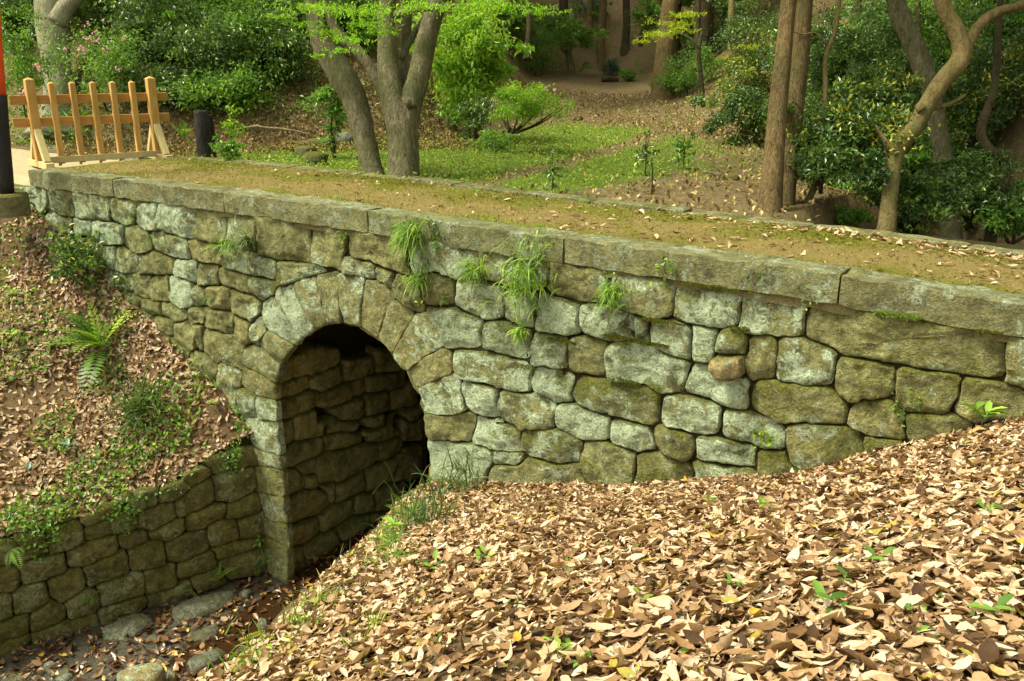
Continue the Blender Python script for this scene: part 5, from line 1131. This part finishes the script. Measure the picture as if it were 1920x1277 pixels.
# moss cushions in the joint under the coping and on ledges
def cushion(label, x, y, hw, hh, Y=-.05):
    c = at_y(x, y, Y); t = depth(c); a, h_ = hw/FPX*t*1.1, hh/FPX*t; n = int(900*hw/40)
    u = RNG.uniform(-1, 1, n); v = RNG.uniform(0, 1, n); th = RNG.uniform(0, PI, n)
    prof = np.sqrt(np.maximum(1-u*u, 0))*(.6+.5*np.array([vn(k*4, 1.5, x) for k in u]))
    P = c+np.stack([u*a, -np.cos(th)*.045*prof+.02, (np.sin(th)-.5-.9*v*np.array([max(0, vn(k*5, 7.5, y)) for k in u]))*h_*1.9*prof], -1)
    V, F, T = leaf_arrays(P, .016, .5, .5, None); o = npmesh('moss_cushion', V, F, M['lawn' if 'bright' in label else 'moss_bits'], None, False, T*.5); tag(o, label, 'moss', kind='stuff')
cushion('bright green moss cushion on top of the long stone at the right', 1683, 592, 40, 9); cushion('dark moss strip under the coping above the lichen-covered stones', 1330, 538, 55, 6); cushion('small moss cushion in the joint at the right end of the long stone', 1855, 622, 22, 5); cushion('moss clump on top of the jutting stone', 1385, 618, 18, 8)

cushion('dark moss along the ledge in the middle of the lichen-covered stones', 1190, 640, 62, 8, -.045); cushion('dark moss patch beneath the mossy ledge, above the broad stone', 1165, 716, 34, 11, -.045); cushion('dark moss beside the lowest grass tuft', 985, 692, 20, 13, -.045); cushion('mossy ledge above the lichen stones right of the drooping tuft', 1240, 604, 40, 6, -.045); cushion('moss in the joint left of the middle ledge', 1050, 640, 28, 7, -.045)

# plants on the right bank
def bank_plant(label, x, y, n, leaf, mat='leaf_bright', hf=right_h, name='seedling', hgt=.07, spread=.045, cat='plant', width=.42):
    P = hit_f(x, y, hf); o = empty(name, P); tag(o, label, cat)
    tube('stem', [P-Z3*.02, P+Z3*hgt*.5, P+Z3*hgt], [.004, .003, .002], M['twig'], o, 5, .1, 2)
    a = np.arange(n)*2.4; out = np.stack([np.cos(a), np.sin(a), np.full(n, .35)], -1); pos = P+Z3*hgt+out*leaf*.5+RNG.normal(size=(n, 3))*spread*.3
    V = []; L = leaf*RNG.uniform(.8, 1.2, n)[:, None]; d = unit(out+RNG.normal(size=(n, 3))*.2); s = unit(np.cross(d, Z3)); w_ = L*width*.5; nn = np.cross(s, d)
    V = np.stack([pos-d*L*.5, pos-d*L*.15+s*w_*.85+nn*w_*.25, pos+d*L*.2+s*w_*.75+nn*w_*.2, pos+d*L*.5-Z3*L*.1, pos+d*L*.2-s*w_*.75+nn*w_*.2, pos-d*L*.15-s*w_*.85+nn*w_*.25, pos], 1).reshape(-1, 3)
    i = np.arange(n)[:, None]*7; F = np.concatenate([np.stack([i+6, i+k, i+(k+1) % 6], 2) for k in range(6)], 1).reshape(-1, 3)
    npmesh('leaves', V, F, M[mat], o, True, np.repeat(RNG.random(n), 7)); return o
for x, y, n, L, m_, lab in [(1548, 1170, 6, .085, 'leaf_mid', 'green seedling with five broad leaves in the foreground litter'), (1632, 1078, 4, .085, 'leaf_mid', 'two-leaved pale green seedling uphill of the foreground seedling'), (1572, 1118, 3, .06, 'leaf_mid', 'small seedling between two larger ones in the litter'), (1432, 970, 5, .06, 'leaf_bright', 'bright seedling in the litter below the mossy wall stones'),
                            (1372, 1126, 5, .05, 'leaf_mid', 'dark small seedling in the middle of the litter'), (1850, 975, 4, .075, 'leaf_mid', 'seedling near the right edge in the litter'), (1862, 1182, 5, .08, 'leaf_mid', 'broad-leaved seedling in the lower right corner'), (1330, 955, 5, .06, 'leaf_mid', 'seedling at the top of the litter under the wall'), (1490, 895, 8, .045, 'leaf_bright', 'bright green weeds at the foot of the wall'),
                            (1060, 1085, 4, .05, 'leaf_mid', 'tiny seedling in the litter left of centre'), (905, 1060, 6, .07, 'leaf_mid', 'green seedling downhill of the sedge'), (812, 1080, 5, .08, 'leaf_mid', 'seedling with a grey-green leaf near the bank edge'), (1200, 1150, 4, .045, 'leaf_bright', 'little bright seedling in the centre of the litter'), (1045, 1250, 5, .05, 'leaf_bright', 'bright seedling at the bottom of the picture')]:
    bank_plant(lab, x, y, n, L, m_)
bank_plant('glossy broad-leaved shrublet against the wall at the right', 1838, 815, 13, .17, 'leaf_mid', name='shrublet', hgt=.16, width=.36)
def btuft(label, x, y, n, L, mat='grass', hf=right_h, name='grass_tuft', **kw): return tuft(name, label, hit_f(x, y, hf), (0, 0, 1.0), n, L, mat, **kw)
btuft('dark sedge at the foot of the wall right of the arch', 940, 895, 240, 0.35, 'sedge', base_r=.13, name='sedge', width=.014); btuft('second dark sedge clump right of the first, under the wall', 1005, 888, 220, 0.32, 'sedge', base_r=.13, name='sedge', width=.014); btuft('sedge on the bank edge just outside the arch', 862, 925, 200, 0.32, 'sedge', base_r=.13, name='sedge', width=.014)
btuft('sedge clump low on the bank edge in front of the arch', 790, 990, 200, 0.32, 'sedge', base_r=.12, name='sedge', width=.014); btuft('bright upright grass tuft on the lower bank edge', 702, 1195, 36, .13, width=.007, spread=.3, grav=.5); btuft('short bright grass tuft nearest the bottom', 674, 1222, 30, .12, width=.007, spread=.3, grav=.5)
btuft('grass tuft at the stream side of the bank', 555, 1180, 50, .16, spread=.5); btuft('grass tuft beside the pool', 600, 1140, 50, .16, spread=.5); btuft('grass blades by the wall foot below the sedges', 1430, 905, 30, .12, 'sedge'); btuft('grassy clump on the bank under the bright fern', 740, 1060, 80, .2, 'grass', base_r=.07)
btuft('thin grass along the bank edge near the bottom left', 470, 1262, 60, .15, 'grass', base_r=.08)
fern('yellow-green fern on the bank edge before the arch opening', hit_f(768, 975, right_h), (-.5, -.2, .8), 7, .30, grav=.8); fern('light fern at the wall foot right of the sedges', hit_f(1082, 895, right_h), (0, -.3, .9), 8, .22); fern('fern on the bank edge, lower than the yellow-green one', hit_f(745, 1030, right_h), (-.6, -.2, .6), 6, .26)
bank_plant('pale lobed plant leaning over the stream from the bank edge', 735, 1012, 5, .11, 'leaf_bright', hgt=.12)
# plants on the left bank
def lp(x, y): return hit_f(x, y, left_h, 6, 25)
fern('tall feathery fern clump on the left slope', lp(190, 655), (0, -.3, 1), 30, .8, mat='leaf_mid', grav=.9, spread=.42, pin=.22); btuft('arching two-tone sedge on the left slope above the retaining wall', 272, 775, 220, .65, 'sedge', left_h, 'sedge', base_r=.12, width=.022, spread=.8)
P = lp(160, 540); o = empty('dark_shrub', P); tag(o, 'dark glossy little shrub against the left end of the wall', 'shrub')
pos, out, cc = clump_points(P+Z3*.34, (.55, .4, .38), 34, 34, .17, .3); V, F, T = leaf_arrays(pos, .085, .5, .5, out, .7); npmesh('foliage', V, F, M['leaf_dark'], o, False, T); tube('stem', [P-Z3*.05, P+Z3*.15, P+Z3*.3], [.012, .01, .006], M['bark_dark'], o, 6)
for x, y, n, L, m_, lab in [(25, 650, 7, .16, 'leaf_bright', 'bright broad-leaved plant at the left edge of the slope'), (25, 570, 6, .12, 'leaf_bright', 'tall thin bright plant at the left edge of the slope'), (130, 860, 7, .15, 'leaf_blue', 'grey-green leafy plant on the lower left slope'), (60, 900, 6, .12, 'leaf_blue', 'second grey-green plant nearer the retaining wall'), (320, 790, 8, .09, 'leaf_bright', 'bright weed right of the arching sedge'),
                            (100, 465, 8, .09, 'leaf_mid', 'leafy weed high on the left slope'), (85, 715, 7, .08, 'leaf_mid', 'weed in the middle of the left slope'), (230, 870, 9, .09, 'leaf_bright', 'bright weed at the rim of the retaining wall'), (400, 780, 9, .08, 'leaf_bright', 'bright weed close to the left arch stones')]:
    bank_plant(lab, x, y, n, L, m_, left_h, hgt=.16)
fern('pale fern frond hanging at the left end of the retaining wall', np.array(rw_map(*rw_uv(20, 1025), .08)), tuple(RN3*.6+Z3*.2), 4, .34); fern('small fern low on the retaining wall', np.array(rw_map(*rw_uv(170, 1115), .05)), tuple(RN3*.5+Z3*.4), 4, .16)
fern('upright fern at the foot of the retaining wall', np.array(rw_map(*rw_uv(405, 1085), .05)), tuple(RN3*.3+Z3), 3, .30); fern('fern in the corner between the retaining wall and the arch', np.array(rw_map(*rw_uv(482, 1062), .06)), tuple(RN3*.4+Z3*.7), 5, .30); fern('short fern by the slab under the retaining wall', np.array(rw_map(*rw_uv(355, 1105), .05)), tuple(RN3*.5+Z3*.8), 4, .16)
wplant('small leafy plant in the corner above the ferns', 0, 0, 20, .06, 'leaf_mid', .06, P=rw_map(*rw_uv(482, 1015), .06))
fern('ferns under the thick grey tree beside the barrier', at_t(345, 262, 15.5), (0, 0, 1), 10, .5, mat='leaf_mid', grav=.9)
# twigs on the bank and slope
def twig(label, pts, hf, r=.006, name='twig'):
    Q = [hit_f(x, y, hf)+Z3*.035 for x, y in pts]; o = tube(name, Q, np.linspace(r, r*.4, len(Q)), M['twig'], None, 6, .2, 4); tag(o, label, 'twig')
twig('long thin twig across the foreground litter, right of centre', [(1060, 1095), (1120, 1090), (1170, 1105)], right_h, .005); twig('dark bent twig at the top of the litter', [(950, 980), (1000, 955), (1060, 945), (1085, 955)], right_h); twig('pale twig leaning at the foot of the mossy wall', [(1695, 878), (1730, 855), (1790, 832)], right_h, .010)
twig('fallen twig beneath the corner of the pillar', [(50, 408), (85, 385), (55, 378)], left_h, .012); twig('crooked twig in the middle of the litter', [(990, 1010), (1010, 1040), (1013, 1080)], right_h, .007)

# ------------------------------------------------------------------ stones lying in the stream
def bed_map(zoff): return lambda u, v, d: (u, v, BED+zoff+d)
SR = [('540,740 720,640 1050,570 1060,640 780,770 640,800', 'long flat slab beside the retaining wall, nearest the arch', .10), ('20,880 200,780 430,750 420,820 240,940 80,950', 'rounded slab beside the retaining wall, further from the arch', .10), ('650,960 800,880 940,810 950,870 870,960 700,980', 'grey stone in the middle of the stream', .06), ('670,1090 880,1030 1000,1020 980,1090 800,1180 690,1200', 'broad grey stone at the near side of the stream', .07),
      ('370,930 490,920 500,960 400,1000', 'small flat stone between the slabs and the raised block', .03), ('150,1200 230,1150 500,1090 520,1170 450,1277 150,1277', 'raised tan block standing proud at the bottom left of the stream', .30), ('1220,770 1300,800 1300,870 1220,860', 'pointed small stone by the bank grass', .09), ('1370,760 1510,730 1510,790 1380,810', 'low stone at the edge of the pool', .05), ('1500,690 1640,650 1670,680 1500,740', 'wet stone on the far edge of the pool', .06),
      ('530,1160 600,1180 620,1230 540,1270', 'rounded stone right behind the raised tan block', .10), ('1480,570 1630,560 1650,600 1540,610', 'dark stone at the foot of the arch corner', .04), ('1060,590 1180,560 1190,600 1090,640', 'small mossy stone at the end of the long slab', .07), ('1220,910 1330,890 1340,950 1220,980', 'flat stone under the yellow fern leaf', .05)]
for s_, lab, hgt in SR:
    P = tr((180, 960), 4.03, pp(s_)[0]); uv = [tuple(at_z(x, y, BED+hgt)[:2]) for x, y in P]
    o = stone('stream_stone', uv, bed_map(hgt), M['tan_stone'] if 'tan' in lab else M['rock'], None, .05, hgt+.15, gap=0, rnd=.05, soft=.06, moss=-.45, lichen=.35); tag(o, lab, 'stone', 'stones lying in the stream')
for P, lab, hgt in [([(618, 1050), (648, 1030), (675, 1024), (690, 1042), (678, 1060), (645, 1071)], 'pale boulder inside the mouth of the arch', .14), ([(77, 1240), (110, 1235), (112, 1258), (80, 1262)], 'flat stone half buried in leaves at the bottom left', .03), ([(82, 1266), (140, 1236), (144, 1262), (110, 1280)], 'grey flagstone in the bottom left corner', .04), ([(0, 1262), (50, 1255), (60, 1290), (0, 1295)], 'leaf-covered flagstone at the very bottom left', .03)]:
    uv = [tuple(at_z(x, y, BED+hgt)[:2]) for x, y in P]; o = stone('stream_stone', uv, bed_map(hgt), M['rock'], None, .06, hgt+.15, gap=0, rnd=.06, soft=.06, moss=-.5, lichen=.5); tag(o, lab, 'stone', 'stones lying in the stream')
yf = at_z(505, 1210, BED+.12); fern('fallen yellow fern leaf lying across the stream stones', at_z(452, 1200, BED+.13), tuple(unit(at_z(500, 1180, BED+.13)-at_z(452, 1200, BED+.13))), 1, .34, mat='leaf_lime', name='fern_leaf', grav=.05, spread=.02)

# pale kerb along the far side of the sand path
pk = empty('path_edging', at_z(180, 285, -.1)); tag(pk, 'pale stone edging along the sand path behind the timber barrier', 'kerb')
E_ = [at_z(x, y, -.06) for x, y in [(60, 268), (120, 277), (180, 285), (235, 292), (290, 300), (340, 303)]]
for a, c in zip(E_[:-1], E_[1:]): rough_bar('kerb_stone', [a+(c-a)*f for f in (.01, .3, .6, .99)], .09, M['coping'], pk, 0, .16, lichen=.7, moss=0)

# moss tufts and grit on the path
P = scatter(deck_h, -13, 1.5, .26, 2.5, 60000, lambda X, Y: (Y < kerb_y(X)) & (RNG.random(len(X)) < np.clip(np.exp(-((Y-.36)/.12)**2)*.5+np.exp(-((kerb_y(X)-.2-Y)/.35)**2)*.55+.9*(np.array([vn(a*1.1, b_*1.1, 12) for a, b_ in zip(X, Y)])-.12), .02, .8)))
P[:, 2] += RNG.uniform(.006, .02, len(P)); V, F, T = leaf_arrays(P, .024, .45, .3, None)
o = npmesh('path_moss', V, F, M['moss_bits'], None, False, T); tag(o, 'low olive moss and grass creeping over the edges of the path', 'moss', kind='stuff')
P = scatter(deck_h, -13, 1.5, .26, 2.5, 9000, lambda X, Y: Y < kerb_y(X)); P[:, 2] += RNG.uniform(.004, .012, len(P))
V, F, T = leaf_arrays(P, .022, .6, .7, None); o = npmesh('path_grit', V, F, M['litter_far'], None, False, T*.8); tag(o, 'crumbs of dead leaf and grit strewn on the path', 'grit', kind='stuff')
# grass along both edges of the path at its left half
for nm, lab, y0 in (('edge_grass', 'short grass along the far kerb of the path', None), ('edge_grass', 'short grass along the inner side of the near coping', .34)):
    parts = []
    for x in RNG.uniform(-12.5, -4.5, 110):
        y = (kerb_y(x)-RNG.uniform(.0, .3)) if y0 is None else y0+RNG.uniform(-.03, .10); 
        if vn(x*1.4, y*.5, 21) < -.05: continue
        parts.append(blades((x, y, float(np.interp(x, CZX, CZ))-.05), (0, 0, 1.0), 9, .07, width=.007, spread=.5, grav=.6, base_r=.035, seg=3))
    o = npmesh_join(nm, parts, 'grass', None); tag(o, lab, 'grass', kind='stuff')

# shaded slope left of the maples: leaf drifts with the bushes' shade put into their tint, sparse sprigs
az = np.radians(RNG.uniform(36, 60, 16000)); ds = RNG.uniform(17.5, 23, 16000); P = np.stack([CAM[0]-np.sin(az)*ds, CAM[1]+np.cos(az)*ds, 0*ds], -1); P[:, 2] = far_grass_h(P[:, 0], P[:, 1])+RNG.uniform(.02, .09, len(P))
V, F, T = leaf_arrays(P, .085, .5, .5, None, fold=.15); o = npmesh('slope_litter', V, F, M['litter_far'], None, False, T*.75); tag(o, 'leaf drifts coloured darker for the shade on the slope left of the maples', 'leaves', kind='stuff')
parts = []
for x, y in zip(RNG.uniform(470, 1330, 90), RNG.uniform(150, 245, 90)):
    t = hit(x, y)
    if t is None or t > 27: continue
    c = at_t(x, y, t)+Z3*.12; k = RNG.integers(14, 40); parts.append(leaf_arrays(c+RNG.normal(size=(k, 3))*[.16, .16, .09], .075, .45, .5, None))
o = npmesh_join('slope_sprigs', parts, 'leaf_mid', None); tag(o, 'little green sprigs dotted over the woodland slope', 'sprigs', kind='stuff')
# grass fringe on the bank edge outside the arch
parts = []
for f in RNG.random(60)**1.3*.85:
    x = np.interp(f, [0, .35, .6, 1], [860, 770, 690, 470])+RNG.normal()*18; y = np.interp(f, [0, .35, .6, 1], [900, 965, 1060, 1262])+RNG.uniform(-6, 34)
    Pq = hit_f(x, y, right_h); parts.append(blades(Pq, (0, 0, 1.0), 9, RNG.uniform(.07, .17), width=.008, spread=.55, grav=.9, base_r=.05, seg=4))
o = npmesh_join('bank_fringe', parts, 'sedge', None); tag(o, 'loose fringe of grass along the bank edge in front of the arch', 'grass', kind='stuff')

# tiny sprouts and crumbs of twig in the foreground litter
parts = []
for x, y in zip(RNG.uniform(620, 1920, 190), RNG.uniform(905, 1277, 190)):
    if vn(x*.006, y*.009, 17) < -.08 + .0004*(x-900): continue
    Pq = hit_f(x, y, right_h)+Z3*.035; k = RNG.integers(2, 6); parts.append(leaf_arrays(Pq+RNG.normal(size=(k, 3))*[.022, .022, .008], .034, .5, .75, None))
o = npmesh_join('litter_sprouts', parts, 'leaf_mid', None); tag(o, 'tiny green sprouts poking through the foreground leaves', 'sprouts', kind='stuff')
TW = ['thin grey twig in the litter below the mossy wall stones', 'short dark twig left of the foreground seedling', 'curved twig near the right edge of the litter', 'fine twig lying across leaves at the bottom centre', 'straight pale twig uphill of the bottom edge, right of centre', 'small forked-looking twig by the bank edge', 'brown twig near the lower right corner', 'slim twig in the litter under the sedges']
for (x, y), lab in zip([(1370, 930), (1440, 1190), (1800, 1040), (1010, 1220), (1330, 1215), (800, 1130), (1760, 1230), (1010, 960)], TW):
    a_ = RNG.uniform(-.5, .5); L_ = RNG.uniform(40, 75); twig(lab, [(x, y), (x+L_*.5, y-L_*.5*math.sin(a_)+6), (x+L_, y-L_*math.sin(a_))], right_h, .0045)
